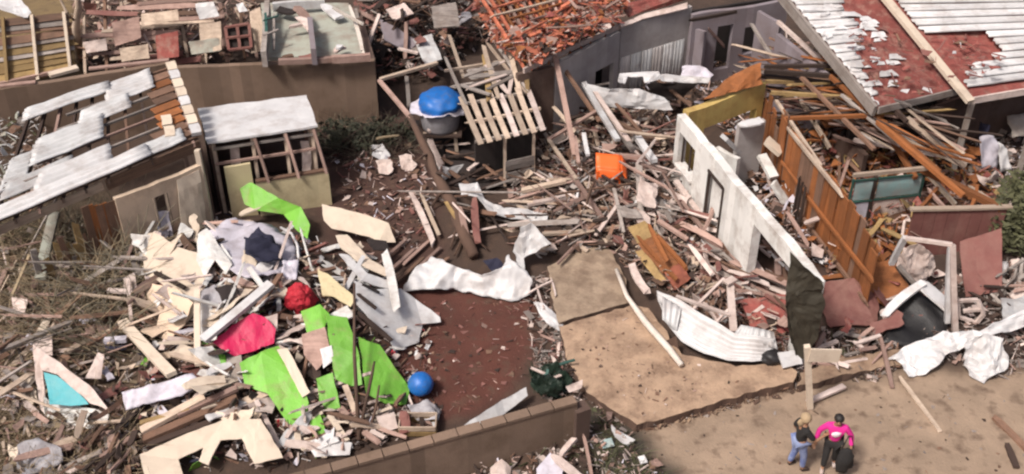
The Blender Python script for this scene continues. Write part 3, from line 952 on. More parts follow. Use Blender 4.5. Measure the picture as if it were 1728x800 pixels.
for i in range(19):
    s = .01 + i * .0545
    bar("rafter", OR(s, -.01), OR(s + .02, 1.0), .08, .09, rnd.choice(["tile", "woodorange", "woodpink"]), ow)
for i in range(13):
    t = .02 + i * .08
    s0 = rnd.uniform(-.02, .25)
    bar("batten", OR(s0, t, .09), OR(s0 + rnd.uniform(.45, .75), t + rnd.gauss(0, .01), .09), .07, .05, rnd.choice(["tile", "woodorange", "woodpink", "woodpale"]), ow)
bar("fascia", OR(-.02, -.02, .05), OR(1.0, -.02, .05), .07, .16, "paper", ow, var=1)
planks("roof_board", [(800, -5), (1060, -5), (1030, 40), (900, 100), (850, 70)], 110, [("tile", 5), ("woodorange", 1.5), ("woodpink", 2.5), ("rust", 2), ("woodpale", 1)], (.5, 1.7), (.04, .14), 100, 60, None, None, None, z=2.9, lift=.25, parent=ow)
ox = XY(T(934, 104, 2.8))
wall("side_wall", ox, XY(T(1044, 48, 2.8)), 2.72, .16, "greywall", ow, openings=[(s_at(ox, XY(T(1044, 48, 2.8)), 1, 1000), s_at(ox, XY(T(1044, 48, 2.8)), 1, 1031), .25, 1.75)], seed=11)
wall("front_wall", XY(T(872, 122, 2.7)), ox, 2.65, .16, "brownwall", ow, seed=12)
di0, di1 = T(995, 100, 2.0), T(1036, 80, 2.0)
wall("inner_wall", (di0.x - .6, di0.y + .8), (di1.x - .3, di1.y + .8), 2.5, .1, "dark", ow, seed=13)  # near-black wall paints the shade seen through the doorway
shards("tile_scraps", [(800, -5), (1070, -5), (1030, 45), (890, 112), (830, 70)], 2200, [("tile", 5), ("woodorange", 1.5), ("woodpink", 2.5), ("rust", 2.5), ("wooddark", 1), ("paper", .7)], (.12, .5), .3, None, None, z=2.95, flat=.4, parent=ow)

# ------------------------------------------------------------------ grey house behind, top centre right
gh = empty("grey_block_house", T(1100, 132), "grey roofless house with ribbed lower wall and dark openings, top centre", "house")
ga, gb = XY(T(1046, 40, 2.9)), XY(T(1166, 6, 2.9))
wall("wall", ga, gb, 2.85, .16, "greywall", gh, broken=.08, seed=14)
for i in range(6):                     # ribbed cladding panels on the lower half
    s0, s1 = .03 + i * .155, .03 + (i + .93) * .155
    z1 = 1.75
    pa = Vector((ga[0] + (gb[0] - ga[0]) * s0, ga[1] + (gb[1] - ga[1]) * s0 - .12, 0)); pb = Vector((ga[0] + (gb[0] - ga[0]) * s1, ga[1] + (gb[1] - ga[1]) * s1 - .12, 0))
    corr("cladding_panel", pa, pb, pb + Vector((0, 0, z1)), pa + Vector((0, 0, z1)), "zinc" if i % 3 else "greywall", 3, .012, 2, parent=gh)
gc, gd = XY(T(1168, 22, 2.7)), XY(T(1330, -4, 2.7))
ops = [(s_at(gc, gd, 1.6, 1207), s_at(gc, gd, 1.6, 1233), .5, 2.1), (s_at(gc, gd, 1.5, 1253), s_at(gc, gd, 1.5, 1276), .9, 1.9)]
wall("rear_wall", gc, gd, 2.7, .16, "lilacwall", gh, openings=ops, broken=.1, seed=15)
wall("dark_room", (gc[0], gc[1] + 1.2), (gd[0], gd[1] + 1.2), 2.2, .1, "dark", gh, seed=16)  # near-black wall paints the shade behind the openings
wall("partition", gb, XY(T(1190, 62, 2.0)), 2.3, .12, "lilacwall", gh, broken=.5, seed=17)
wall("partition", XY(T(1282, 8, 2.7)), XY(T(1318, 40, 2.4)), 2.5, .14, "lilacwall", gh, broken=.15, seed=18)
sheet("roof_board", [T(u, v, z) for u, v, z in [(1060, 28, 3.0), (1165, -2, 3.0), (1170, -14, 3.3), (1050, 6, 3.3)]], "rust", .06, .08, 4, .05, False, gh)
sheet("roof_edge", [T(u, v, z) for u, v, z in [(1046, 40, 2.95), (1090, 22, 2.95), (1160, 4, 2.95), (1160, 14, 2.9), (1085, 32, 2.9), (1048, 46, 2.9)]], "paper", .05, .02, 3, .0, False, gh)
for (u0, v0, z0, u1, v1, z1, w, m) in [(1268, 40, 2.4, 1308, 104, 1.6, .09, "woodgrey"), (1195, 48, 2.2, 1222, 78, 1.2, .08, "woodpink"), (1165, 34, 2.8, 1240, 20, 2.8, .1, "wooddark")]:
    bar("beam", T(u0, v0, z0), T(u1, v1, z1), w, w, m, gh)

# ------------------------------------------------------------------ white roofless house, centre right
wh = empty("white_roofless_house", T(1260, 445), "white plastered house without roof, window and doorway along its left wall", "house")
HA, HB = XY(T(1150, 190, 2.6)), XY(T(1386, 470, 2.6))
ss = lambda u, z=1.6: s_at(HA, HB, z, u)
w0, w1 = ss(1152, 1.8), ss(1178, 1.8)
d0, d1 = ss(1199, 1.4), ss(1223, 1.4)
o0, o1 = ss(1274, 1.5), ss(1352, 1.5)
wall("wall", HA, HB, 2.6, .24, "plaster", wh, openings=[(w0, w1, 1.15, 2.15), (d0, d1, 0, 2.05), (o0, o1, 0, 2.1)], broken=.16, seed=20, step=.3)
hx = Vector((HB[0] - HA[0], HB[1] - HA[1], 0)).normalized()
hn = Vector((hx.y, -hx.x, 0))
if hn.x > 0: hn = -hn                       # outward, to the left


def HP(s, z, o=0.0):
    return Vector((HA[0] + (HB[0] - HA[0]) * s, HA[1] + (HB[1] - HA[1]) * s, z)) + hn * o


door = bar("door", HP(d0 + .006, 1.0, -.02), HP(d1 - .006, 1.0, -.02), .05, 2.0, "plaster", wh, var=0)
for s in (d0, d1):
    bar("door_frame", HP(s, 0, .1), HP(s, 2.1, .1), .07, .14, "wooddark", door, var=0)
bar("door_frame", HP(d0, 2.08, .1), HP(d1, 2.08, .1), .14, .07, "wooddark", door, var=0)
bar("door_handle", HP(d1 - .02, 1.0, .05), HP(d1 - .02, 1.0, .12), .05, .05, "wooddark", door, var=0)
wn_ = bar("window_sill", HP(w0, 1.12, .1), HP(w1, 1.12, .1), .2, .07, "plaster", wh, var=0)
for s in (w0 + .004, (w0 + w1) / 2, w1 - .004):
    bar("window_bar", HP(s, 1.16, -.02), HP(s, 2.14, -.02), .05, .05, "wooddark", wn_, var=0)
# end wall with the yellow beam
EA, EB = XY(T(1158, 186, 2.6)), XY(T(1288, 138, 2.6))
wall("end_wall", EA, EB, 2.62, .24, "yellow", wh, openings=[(.22, .92, 0, 1.85)], broken=.08, seed=21)
wall("partition", XY(T(1246, 212, 2.0)), XY(T(1290, 203, 2.0)), 2.0, .16, "greywall", wh, broken=.08, seed=22)
wall("partition", XY(T(1213, 226, 1.9)), XY(T(1248, 262, 1.6)), 1.6, .14, "plaster", wh, broken=.4, seed=23)
sheet("roof_remnant", [T(u, v, z) for u, v, z in [(1188, 168, 2.7), (1228, 132, 3.0), (1282, 104, 3.3), (1286, 142, 2.75), (1240, 155, 2.7)]], "woodorange", .05, .05, 4, .05, False, wh)
# rear wall seen from inside plus floor
FA, FB = XY(T(1330, 214, 2.3)), XY(T(1492, 412, 2.3))
for i in range(20):                          # orange boarded partition
    s = i / 20
    p = Vector((FA[0] + (FB[0] - FA[0]) * s, FA[1] + (FB[1] - FA[1]) * s, 0))
    h = 2.35 + rnd.uniform(-.05, .04) - (.6 * max(0, s - .75) / .25)
    lean = Vector((rnd.gauss(0, .03), rnd.gauss(0, .03), 0))
    o = bar("partition_board", p, p + Vector((0, 0, h)) + lean, .33, .035, rnd.choice(["woodorange", "woodorange", "woodorange", "wood"]), wh, roll=math.atan2(FB[1] - FA[1], FB[0] - FA[0]), var=1)
for z, s0, s1, m in ((2.36, 0, .62, "woodpale"), (1.25, .0, .98, "woodorange"), (.5, .1, .98, "wood")):
    p = Vector((FA[0] + (FB[0] - FA[0]) * s0, FA[1] + (FB[1] - FA[1]) * s0, z)) + hn * .1
    q = Vector((FA[0] + (FB[0] - FA[0]) * s1, FA[1] + (FB[1] - FA[1]) * s1, z - (.7 if z > 2 and s1 > .7 else 0))) + hn * .1
    bar("partition_rail", p, q, .08, .09, m, wh)
for i in range(11):
    a, b = T(1288, 140, 2.4), T(1330, 210, 2.4)
    p = a.lerp(b, i / 10)
    bar("partition_board", (p.x, p.y, 0), (p.x + rnd.gauss(0, .05), p.y, 2.4 + rnd.uniform(-.5, .2)), .28, .035, rnd.choice(["woodorange", "wood", "woodorange"]), wh, roll=math.atan2(b.y - a.y, b.x - a.x), var=2)
for (a, b, w, m) in [((1400, 128, 2.9), (1585, 290, 2.0), .11, "woodorange"), ((1352, 130, 2.8), (1475, 252, 2.2), .10, "wood"), ((1480, 205, 2.5), (1625, 330, 1.9), .12, "woodorange"),
                     ((1300, 156, 2.6), (1455, 166, 2.6), .10, "woodochre"), ((1325, 200, 2.5), (1490, 194, 2.5), .10, "woodorange"), ((1440, 296, 2.0), (1580, 282, 2.0), .10, "woodpale"),
                     ((1290, 120, 2.9), (1400, 128, 2.9), .12, "wooddark"), ((1310, 170, 2.5), (1385, 280, 2.3), .08, "woodpale"), ((1420, 160, 2.7), (1520, 245, 2.2), .08, "woodgrey")]:
    bar("roof_beam", T(*a), T(*b), w, w, m, wh, var=2)
# dark tarp hanging at the wall end
def TY(u, v, y):
    """the place at distance y along the ground that is seen at pixel (u, v)"""
    a_, b_ = (u - 864.0) / FPX, (v - 400.0) / FPX
    k_ = y / (CP - b_ * SP)
    return Vector((a_ * k_, y, CAM_H + (-SP - b_ * CP) * k_))


ty = HB[1] - .32
tp = [TY(u, v, ty + dy) for u, v, dy in [(1334, 424, .35), (1352, 440, .2), (1386, 476, 0), (1390, 515, 0), (1382, 560, 0), (1362, 604, .02), (1347, 608, .05), (1334, 570, .1), (1326, 505, .2)]]
sheet("hanging_tarp", tp, "olive", .02, .11, 8, .04, False, smooth=False, label="dark olive tarpaulin hanging from near end of the white wall", cat="tarpaulin")

# pieces inside the house behind the white wall
for (u0, v0, z0, u1, v1, z1, w, m, lab) in [
    (1285, 262, 1.2, 1306, 300, .9, .28, "plaster", "white curved broken moulding behind the white wall"),
    (1305, 308, 1.1, 1325, 340, .6, .26, "plaster", "small white slab leaning inside the roofless house"),
    (1293, 236, 1.8, 1318, 258, 1.5, .35, "cream", "cream block with pale end beside orange boards"),
    (1222, 232, 2.0, 1246, 256, 1.4, .3, "zinc", "bright tin strip inside near the grey partition")]:
    bar("wall_fragment", T(u0, v0, z0), T(u1, v1, z1), w, .12, m, var=2, label=lab, cat="fragment")
bar("loose_board", T(1356, 377, .9), T(1394, 364, .95), .14, .05, "paper", label="short pale board in front of orange partition", cat="board")
bar("shelf", T(1248, 212, 2.1), T(1286, 203, 2.15), .35, .05, "white", label="white shelf resting on grey partition top", cat="shelf")
for (u, v) in ((1342, 345), (1347, 350), (1338, 335)):
    p = T(u, v + 30, .3)
    bar("door_stile", (p.x, p.y, .2), (p.x, p.y, 1.6), .07, .07, rnd.choice(["wooddark", "plaster"]), label="thin upright strip standing between white wall and orange partition", cat="strip", group="upright strips inside the house")

# ------------------------------------------------------------------ teal glazed frame wall
tw = empty("teal_panel_screen", T(1505, 378), "dark green frame wall with pale teal panels among orange timber", "screen")
za = 1.55
A_, B_ = T(1440, 305, za), T(1562, 292, za)
def TP(s, z, o=0): return Vector((A_.x + (B_.x - A_.x) * s, A_.y + (B_.y - A_.y) * s - o, z))
for s in (.0, .31, .99):
    bar("frame_post", TP(s, 0), TP(s, za + .05), .11 if s == .31 else .05, .08, "wooddark" if s == .31 else "green", tw, var=0)
for z in (.05, .85, za):
    bar("frame_rail", TP(0, z, .02), TP(1, z + rnd.uniform(-.05, .05), .02), .05, .05, "green", tw, var=0)
for (s0, s1, z0, z1, m) in ((.04, .28, .9, 1.5, "paleteal"), (.36, .97, .9, 1.5, "paleteal"), (.36, .97, .1, .8, "paper"), (.04, .28, .1, .8, "lilac")):
    sheet("panel", [TP(s0, z0), TP(s1, z0), TP(s1, z1), TP(s0, z1)], m, .02, .015, 2, 0, False, tw)

# ------------------------------------------------------------------ brown lean-to, right
bw = empty("brown_lean_to", T(1610, 445), "low dark brown wooden lean-to with pale top edge, right of the orange wreck", "lean-to")
a, b = T(1542, 356, 1.6), T(1700, 352, 1.6)
for i in range(8):
    p = a.lerp(b, i / 8); q = a.lerp(b, (i + .97) / 8)
    bar("wall_panel", (p.x, p.y, .85), (q.x, q.y, .85), .05, 1.5, "maroon", bw, var=0)
bar("coping_and_lit_edge", a + Vector((-.1, 0, .06)), b + Vector((.1, 0, .06)), .16, .06, "woodpale", bw, var=1)  # pale strip paints the lit top edge
a2, b2 = T(1560, 340, 1.6), T(1700, 330, 1.6)
for (k0_, k1_, m_) in ((.05, .3, "woodorange"), (.35, .2, "woodpink"), (.6, .8, "woodorange"), (.95, .7, "woodpale")):
    p = a.lerp(b, k0_); q = a2.lerp(b2, k1_) + Vector((0, .9, -.25))
    bar("rafter", p + Vector((0, 0, .02)), q, .09, .08, m_, bw)
sheet("plywood_board", QS([(1618, 408, .9), (1690, 386, 1.0), (1690, 492, .1), (1628, 502, .1)]), "maroon", .04, .04, 4, .02, parent=None,
      label="maroon panel leaning upright below the brown lean-to", cat="board")
sheet("plywood_board", QS([(1392, 478, .45), (1440, 470, .5), (1482, 505, .2), (1478, 548, .1), (1400, 552, .1), (1384, 520, .2)]), "maroon", .04, .05, 4, .04,
      label="dusty maroon board lying right of hanging dark tarp", cat="board")
sheet("plywood_board", QS([(1452, 448, .5), (1500, 440, .55), (1540, 490, .3), (1500, 520, .12), (1470, 505, .2)]), "woodorange", .04, .05, 4, .04,
      label="orange brown board lying left of white post frame", cat="board")
sheet("plywood_board", QS([(1250, 508, .3), (1325, 498, .3), (1338, 560, .1), (1270, 575, .1)]), "rust", .04, .05, 4, .06,
      label="rust red board lying left of hanging dark tarp", cat="board")

# ------------------------------------------------------------------ house with white ribbed roof, upper right
rh = empty("white_roofed_house", T(1640, 260), "house with white ribbed metal roof and rust red stripped patches, upper right", "house")
la, lb, lc, ld = T(1482, 182, 2.9), T(1615, 150, 2.95), T(1478, -25, 4.4), T(1312, -25, 4.3)
ra, rb, rc, rd = T(1634, 167, 2.85), T(1800, 140, 2.85), T(1800, -25, 4.4), T(1488, -25, 4.4)
sheet("underlay", [la, lb, lc, ld], "rust", .08, .03, 7, .03, False, rh)
sheet("underlay", [ra, rb, rc, rd], "rust", .08, .03, 7, .03, False, rh)
NL = 15


def ribbed(a, b, c, d, s0, s1, t0, t1, ribs):
    P = lambda s, t: patch(a, b, c, d, s, t) + Vector((0, 0, .09))
    corr("roof_sheet", P(s0, t0), P(s1, t0), P(s1, t1), P(s0, t1), "white", ribs, .04, 5, along='t', crumple=.02, jag=.02, parent=rh)


for i in range(NL):                           # right plane: each course starts where the wind left it
    t0, t1 = i / NL, (i + .92) / NL
    v = 165 - 185 * (i + .5) / NL
    if v > 150: s0 = 2
    else:
        us = 1628 + max(0, (1 - abs(v - 96) / 62)) * 62 - (90 if v < 72 else 0) - (70 - v) * .95 * (v < 72) * .6
        if 118 < v <= 150: us = 1632 + (150 - v) * .2
        p0, p1 = patch(ra, rb, rc, rd, 0, t0), patch(ra, rb, rc, rd, 1, t0)
        s0 = min(.95, max(.005, (us - proj(p0)[0]) / (proj(p1)[0] - proj(p0)[0])))
    if s0 < 1: ribbed(ra, rb, rc, rd, s0, 1, t0, t1, 1)
for i in range(NL):                           # left plane: a torn strip along the left verge and the top
    t0, t1 = i / NL, (i + .92) / NL
    f = (i + .5) / NL
    s1 = [.05, .08, .10, .15, .20, .27, .30, .38, .42, .46, .45, .48, .55, .6, .7][i] + rnd.uniform(-.06, .06)
    ribbed(la, lb, lc, ld, -.01, s1, t0, t1, 1)
shards("roof_litter", [(1445, 20), (1490, 5), (1620, 140), (1560, 158), (1490, 165), (1430, 90)], 170, [("rust", 6), ("maroon", 4), ("white", .8), ("wood", 1.5)], (.08, .4), .05, z=3.25, flat=.2, parent=rh)
shards("roof_litter", [(1572, 62), (1640, 62), (1684, 92), (1692, 112), (1640, 138), (1612, 112)], 80, [("rust", 6), ("maroon", 4), ("white", .5), ("wood", 1)], (.08, .4), .05, z=3.4, flat=.2, parent=rh)
for k in range(34):
    s, t = rnd.uniform(.05, .6), rnd.uniform(.08, .85)
    c = patch(la, lb, lc, ld, s, t)
    w = rnd.uniform(.1, .3)
    sheet("roof_scrap", [c + Vector((-w, -w * .5, .12)), c + Vector((w, -w * .3, .12)), c + Vector((w * .6, w * .6, .16)), c + Vector((-w * .7, w * .4, .16))], "white", .015, .06, 2, .05, False, rh)
bar("ridge_flashing", T(1638, 172, 3.0), T(1480, -20, 4.55), .24, .12, "cream", rh, var=0)
bar("eave_board", la + Vector((0, -.05, -.05)), lb + Vector((0, -.05, -.05)), .06, .2, "woodgrey", rh, var=1)
bar("eave_board", ra + Vector((0, -.05, -.05)), rb + Vector((0, -.05, -.05)), .06, .2, "paper", rh, var=1)
bar("verge_board", la + Vector((-.08, 0, -.1)), ld + Vector((-.08, 0, -.1)), .10, .34, "woodgrey", rh, var=1)
for (a, b, dy, m) in ((la, lb, 1.1, "dark"), (ra, rb, 1.4, "brownwall")):
    wall("front_wall", (a.x - .3, a.y + dy), (b.x, b.y + dy), 2.6, .14, m, rh, seed=31)  # left wall's near-black colour paints the shade of the porch opening
lm_ = la.lerp(ld, .45)
wall("side_wall", (lm_.x + .1, lm_.y), (ld.x + .25, ld.y), 2.7, .16, "lilacwall", rh, seed=32)
wall("side_wall", (la.x + .05, la.y + .25), (lm_.x + .1, lm_.y), 1.3, .16, "brownwall", rh, broken=.5, seed=33)
wall("inner_wall", (la.x + 1.3, la.y + 1.2), (lm_.x + 1.6, lm_.y), 2.4, .1, "dark", rh, seed=34)  # near-black wall: interior shade put into its colour
p = T(1641, 170, 2.8)
bar("porch_post", (p.x, p.y, 0), (p.x, p.y, 2.75), .13, .13, "concrete", rh, var=0)
p = T(1760, 160, 2.8)
bar("porch_post", (p.x, p.y, 0), (p.x, p.y, 2.75), .13, .13, "concrete", rh, var=0)

# garments, sacks and sheets by the porch post
for (pts, m, lab, nm, cat) in [
    ([(1650, 232, 1.2), (1672, 222, 1.3), (1688, 250, .9), (1682, 285, .3), (1655, 282, .3)], "lilac", "pale lilac cloth heaped beside porch post", "cloth_heap", "cloth"),
    ([(1684, 240, 1.1), (1702, 252, .9), (1706, 285, .3), (1690, 292, .3)], "white", "white cloth hanging right of the lilac cloth heap", "cloth_heap", "cloth"),
    ([(1700, 196, 1.0), (1760, 186, 1.0), (1760, 226, .6), (1706, 232, .6)], "concrete", "grey sheet lying under right eave", "grey_sheet", "sheet"),
    ([(1636, 292, .5), (1668, 300, .5), (1680, 288, .7), (1690, 300, .4), (1660, 314, .3)], "paper", "bent pale strip below the lilac cloth heap", "bent_strip", "strip"),
    ([(1655, 205, 1.3), (1668, 212, 1.4), (1664, 250, .7), (1648, 245, .7)], "navy", "dark navy cloth hanging beside porch post", "hanging_cloth", "cloth")]:
    sheet(nm, QS(pts), m, .02, .16, 5, .04, smooth=True, label=lab, cat=cat)

# ------------------------------------------------------------------ long poles across the right side
for (u0, v0, z0, u1, v1, z1, r, m, lab) in [
    (1312, 36, 3.2, 1392, 108, 2.6, .06, "paper", "thin pale pole lying against the white roof's left verge"),
    (1395, 60, 3.6, 1530, 205, 2.6, .06, "wooddark", "dark pole along the left verge of white roof"),
    (1530, 200, 2.6, 1628, 280, 1.4, .09, "woodpale", "long pale pole slanting in front of dark porch opening"),
    (1440, 236, 1.6, 1640, 272, 1.2, .06, "paper", "long thin pink white pole lying across orange wreck"),
    (1470, 180, 2.0, 1545, 300, 1.5, .07, "woodorange", "orange roof pole slanting towards the teal screen"),
    (1556, 285, 1.7, 1690, 352, 1.6, .10, "woodorange", "thick orange beam running down to brown lean-to"),
    (1280, 128, 2.7, 1500, 150, 2.5, .07, "wooddark", "dark beam across top of the orange wreck"),
    (1290, 138, 2.6, 1440, 138, 2.5, .06, "woodochre", "ochre beam across top of the orange wreck"),
    (1290, 112, 2.8, 1480, 110, 2.9, .06, "wooddark", "dark beam just behind the brown roof remnant"),
    (1340, 150, 2.2, 1400, 250, 1.2, .06, "woodpale", "pale pole slanting over dark gap in orange wreck"),
    (1400, 320, 1.8, 1490, 440, .5, .07, "woodorange", "orange pole sloping down past end of orange partition"),
    (1568, 296, 1.6, 1612, 345, 1.0, .06, "cream", "short cream batten right of the teal screen")]:
    a, b = T(u0, v0, z0), T(u1, v1, z1)
    bar("roof_pole", a, b, r * 1.7, r * 1.7, m, var=2, label=lab, cat="pole")
# narrow white offcuts along the verge
for (u, v) in ((1430, 128), (1452, 150), (1425, 178), (1470, 196), (1408, 118)):
    p = T(u, v, 2.2)
    bar("tin_offcut", p, p + Vector((.45, -.5, -.25)), .22, .02, "white", label="narrow white tin offcut on the beams beside white roof verge", cat="offcut", group="tin offcuts along the verge")

OZ = [(1290, 120), (1440, 130), (1600, 250), (1620, 330), (1560, 290), (1440, 300), (1400, 280), (1330, 205)]
planks("orange_plank", OZ, 120, [("woodorange", 5), ("woodochre", 2), ("woodpink", 2), ("rust", 1.5), ("wooddark", 2), ("wood", 2)], (.7, 2.8), (.05, .15), 25, 60,
       "loose orange brown plank in the wreck between orange partition and white roof", "plank", "orange planks in the right wreck", lift=.7, tilt=.25)
planks("orange_plank", [(1400, 420), (1460, 400), (1540, 400), (1540, 440), (1440, 470), (1390, 450)], 26, [("woodorange", 5), ("woodochre", 2), ("woodpink", 1)], (.6, 1.6), (.07, .18), 20, 50,
       "loose orange brown plank on the floor below the teal screen", "plank", "orange planks below the screen", lift=.3)
planks("roof_batten", [(1290, 105), (1450, 120), (1600, 245), (1590, 285), (1440, 245), (1390, 215), (1310, 170)], 85, [("wood", 3), ("woodorange", 3), ("wooddark", 3), ("woodpink", 1.5), ("woodpale", 1.2), ("woodgrey", 1)], (1.2, 3.8), (.03, .07), -42, 12,
       "b", "batten", "thin battens over the right wreck", z=1.5, lift=.3, tilt=.08)
planks("roof_batten", [(1300, 110), (1480, 130), (1560, 200), (1400, 220), (1310, 170)], 36, [("wood", 3), ("woodorange", 2), ("wooddark", 3), ("woodochre", 1.5)], (1.2, 3.4), (.03, .07), 6, 9,
       "b", "batten", "thin battens over the right wreck", z=1.7, lift=.3, tilt=.06)
scatter_sheets("torn_sheet", [(1310, 130), (1470, 150), (1600, 290), (1480, 300), (1380, 230)], 16, [("rust", 3), ("woodorange", 3), ("maroon", 2), ("woodochre", 2), ("white", 1)], (.5, 1.3), "sheet", "torn sheets in the right wreck", lift=.7)
shards("orange_scraps", [(1285, 115), (1450, 120), (1640, 260), (1700, 345), (1540, 440), (1400, 470), (1340, 290)], 2600, [("woodorange", 5), ("woodochre", 2), ("rust", 2.2), ("woodpink", 2), ("wooddark", 1.2), ("paper", .8)], (.1, .5), .5,
       "small orange splinters covering floor of the right wreck", "scraps")

# ------------------------------------------------------------------ white frame and sheets, lower right
wfm = empty("white_post_frame", T(1605, 560), "two tall white posts joined by top bar above painted dark shade, right", "frame")
pa, pb = T(1598, 545, .3), T(1612, 560, .2)
bar("post", pa, T(1604, 415, 2.4), .12, .12, "white", wfm, var=1)
bar("post", pb, T(1607, 413, 2.45), .13, .13, "paper", wfm, var=1)
bar("top_bar", T(1528, 402, 2.3), T(1607, 413, 2.45), .10, .08, "paper", wfm, var=1)
bar("brace", T(1504, 446, 1.2), T(1528, 400, 2.3), .13, .1, "white", wfm, var=1)
bar("brace", T(1516, 448, 1.2), T(1545, 480, .9), .1, .08, "woodgrey", wfm, var=1)
wb = empty("bent_white_gutter", T(1545, 520), "bent white angle strip over painted dark shade, beside the white posts", "gutter")
bar("arm", T(1492, 532, .5), T(1556, 478, 1.0), .24, .06, "white", wb)
bar("arm", T(1550, 474, 1.0), T(1602, 520, .6), .42, .05, "white", wb)
bar("tip", T(1488, 535, .4), T(1500, 528, .5), .25, .1, "paper", wb)
sheet("shade_sheet", QS([(1540, 488, .5), (1600, 520, .3), (1600, 570, .08), (1540, 585, .06), (1490, 580, .06), (1500, 540, .2)]), "black", .02, .12, 5, .05, smooth=True,
      label="black sheet painting the shade on ground under bent white strip", cat="shade sheet")  # added black sheet stands for the shadow under the strip
sheet("crumpled_sheet", QS([(1514, 445, .5), (1524, 420, 1.0), (1545, 408, 1.2), (1568, 420, 1.1), (1577, 448, .6), (1562, 474, .25), (1536, 476, .2)]), "paper", .012, .16, 7, .06, fscale=1.8, label="rounded grey white crumpled sheet behind bent white strip", cat="sheet")
sheet("crumpled_roof_sheet", QS([(1497, 604, .25), (1530, 584, .3), (1590, 560, .55), (1652, 556, .6), (1735, 522, .6), (1740, 545, .45), (1662, 572, .5), (1602, 596, .3), (1562, 630, .12), (1536, 637, .08), (1518, 614, .12)]), "white", .02, .16, 6, .05,
      label="long torn white roof sheet bridging dark gap, lower right", cat="roof sheet")
sheet("crumpled_sheet", QS([(1622, 602, .25), (1632, 574, .65), (1660, 562, .8), (1690, 574, .75), (1701, 604, .45), (1692, 626, .2), (1676, 632, .2), (1660, 646, .06), (1636, 634, .12)]), "white", .012, .15, 7, .06, fscale=1.7, label="rounded crumpled white sheet on road edge, lower right", cat="sheet")
fr_ = empty("white_chair_frame", T(1640, 545), "small open white metal frame right of tall white posts", "frame")
for (a, b) in [((1616, 508, .7), (1650, 506, .7)), ((1650, 506, .7), (1660, 530, .4)), ((1660, 530, .4), (1648, 545, .1)), ((1618, 535, .2), (1648, 545, .1)), ((1616, 508, .7), (1618, 535, .2)), ((1625, 525, .4), (1655, 522, .5))]:
    bar("frame_bar", Q(*a), Q(*b), .09, .07, "paper", fr_, var=1)
for (u, v, r, m, lab) in [(1688, 452, .22, "white", "small white bundle under the green bush, right edge"), (1715, 445, .16, "paper", "tiny pale bundle at right edge below the bush"),
                          (1720, 500, .2, "paper", "pale bundle at right edge above torn white sheet")]:
    lump("bundle", Q(u, v, r * .7), r, m, squash=(1, .9, .8), noise_amp=.5, label=lab, cat="bundle")
tube("bent_pipe", [Q(1700, 455, .5), Q(1716, 452, .6), Q(1712, 470, .3), Q(1690, 490, .15), Q(1672, 512, .1)], [.05] * 5, "woodgrey", label="bent grey pipe hooking down under bush, right edge", cat="pipe")
sheet("grey_sheet", QS([(1690, 505, .3), (1740, 495, .3), (1745, 525, .3), (1690, 540, .3)]), "zinc", .02, .1, 4, .05, label="grey tin sheet under the torn white sheet, right edge", cat="sheet")
bs_ = empty("green_bush", T(1715, 400), "dull green bush at right edge beside the brown lean-to", "bush")
leaves("foliage", Q(1722, 372, .7) , (.9, 1.0, 1.1), 1500, .11, "leaf", bs_)
leaves("foliage", Q(1740, 330, .7) , (.9, .8, .9), 700, .11, "leaf", bs_)
for k in range(6):
    b0 = T(1724, 410, .1)
    tube("stem", [b0, b0 + Vector((rnd.gauss(0, .2), rnd.gauss(0, .2), .6)), b0 + Vector((rnd.gauss(0, .5), rnd.gauss(0, .5), 1.3))], [.035, .025, .01], "bark", bs_, seg=5)

# ------------------------------------------------------------------ curved corrugated sheet and lattice on the pad
cs_ = empty("curved_roof_sheet", T(1220, 600), "curved white corrugated roof sheet with lattice truss lying on the concrete pad", "roof sheet")
def ribbon(name, top, bot, m, rows=6, amp=.018, sag=-.2, parent=None):
    """a curled corrugated sheet between two edges; its ribs follow the edges"""
    def at(c, s):
        x = s * (len(c) - 1); i = min(int(x), len(c) - 2); f = x - i
        return c[i].lerp(c[i + 1], f)
    n, nr = 40, rows * 6
    vs, fs = [], []
    for j in range(nr + 1):
        t = j / nr
        for i in range(n + 1):
            s = i / n
            p = at(bot, s).lerp(at(top, s), t)
            p.z += sag * 4 * t * (1 - t) + amp * math.sin(2 * math.pi * rows * t) + .05 * mnoise.noise(p * 1.7)
            vs.append(p)
    for j in range(nr):
        for i in range(n):
            k = j * (n + 1) + i
            fs.append((k, k + 1, k + n + 2, k + n + 1))
    o = mesh_obj(name, vs, fs, m, parent, smooth=True)
    so = o.modifiers.new("thickness", 'SOLIDIFY'); so.thickness = .012
    return o


ribbon("sheet", [Q(1108, 490, .95), Q(1130, 498, 1.0), Q(1160, 516, .9), Q(1200, 540, .8), Q(1240, 562, .75), Q(1280, 568, .8), Q(1308, 574, .7)],
       [Q(1114, 508, .8), Q(1124, 545, .45), Q(1150, 578, .32), Q(1188, 597, .29), Q(1228, 607, .29), Q(1270, 611, .30), Q(1304, 606, .34)], "white", 7, .016, -.12, cs_)
corr("sheet", Q(1118, 500, .95), Q(1150, 520, .85), Q(1142, 560, .4), Q(1118, 540, .6), "zinc", 3, .02, 5, 0, .05, .05, parent=cs_)
corr("sheet", Q(1236, 566, .6), Q(1312, 590, .5), Q(1306, 560, .75), Q(1250, 548, .8), "zinc", 6, .02, 5, .1, .05, .06, parent=cs_)
for (a, b, w) in [((1140, 500, .9), (1232, 532, .7), .09), ((1222, 470, .9), (1168, 524, .75), .07), ((1190, 512, .75), (1212, 545, .6), .06), ((1232, 520, .7), (1205, 548, .6), .06), ((1232, 480, 1.0), (1238, 560, .5), .18), ((1224, 478, 1.1), (1240, 470, 1.1), .2)]:
    bar("truss_bar", Q(*a), Q(*b), w, .06, "paper", cs_, var=1)
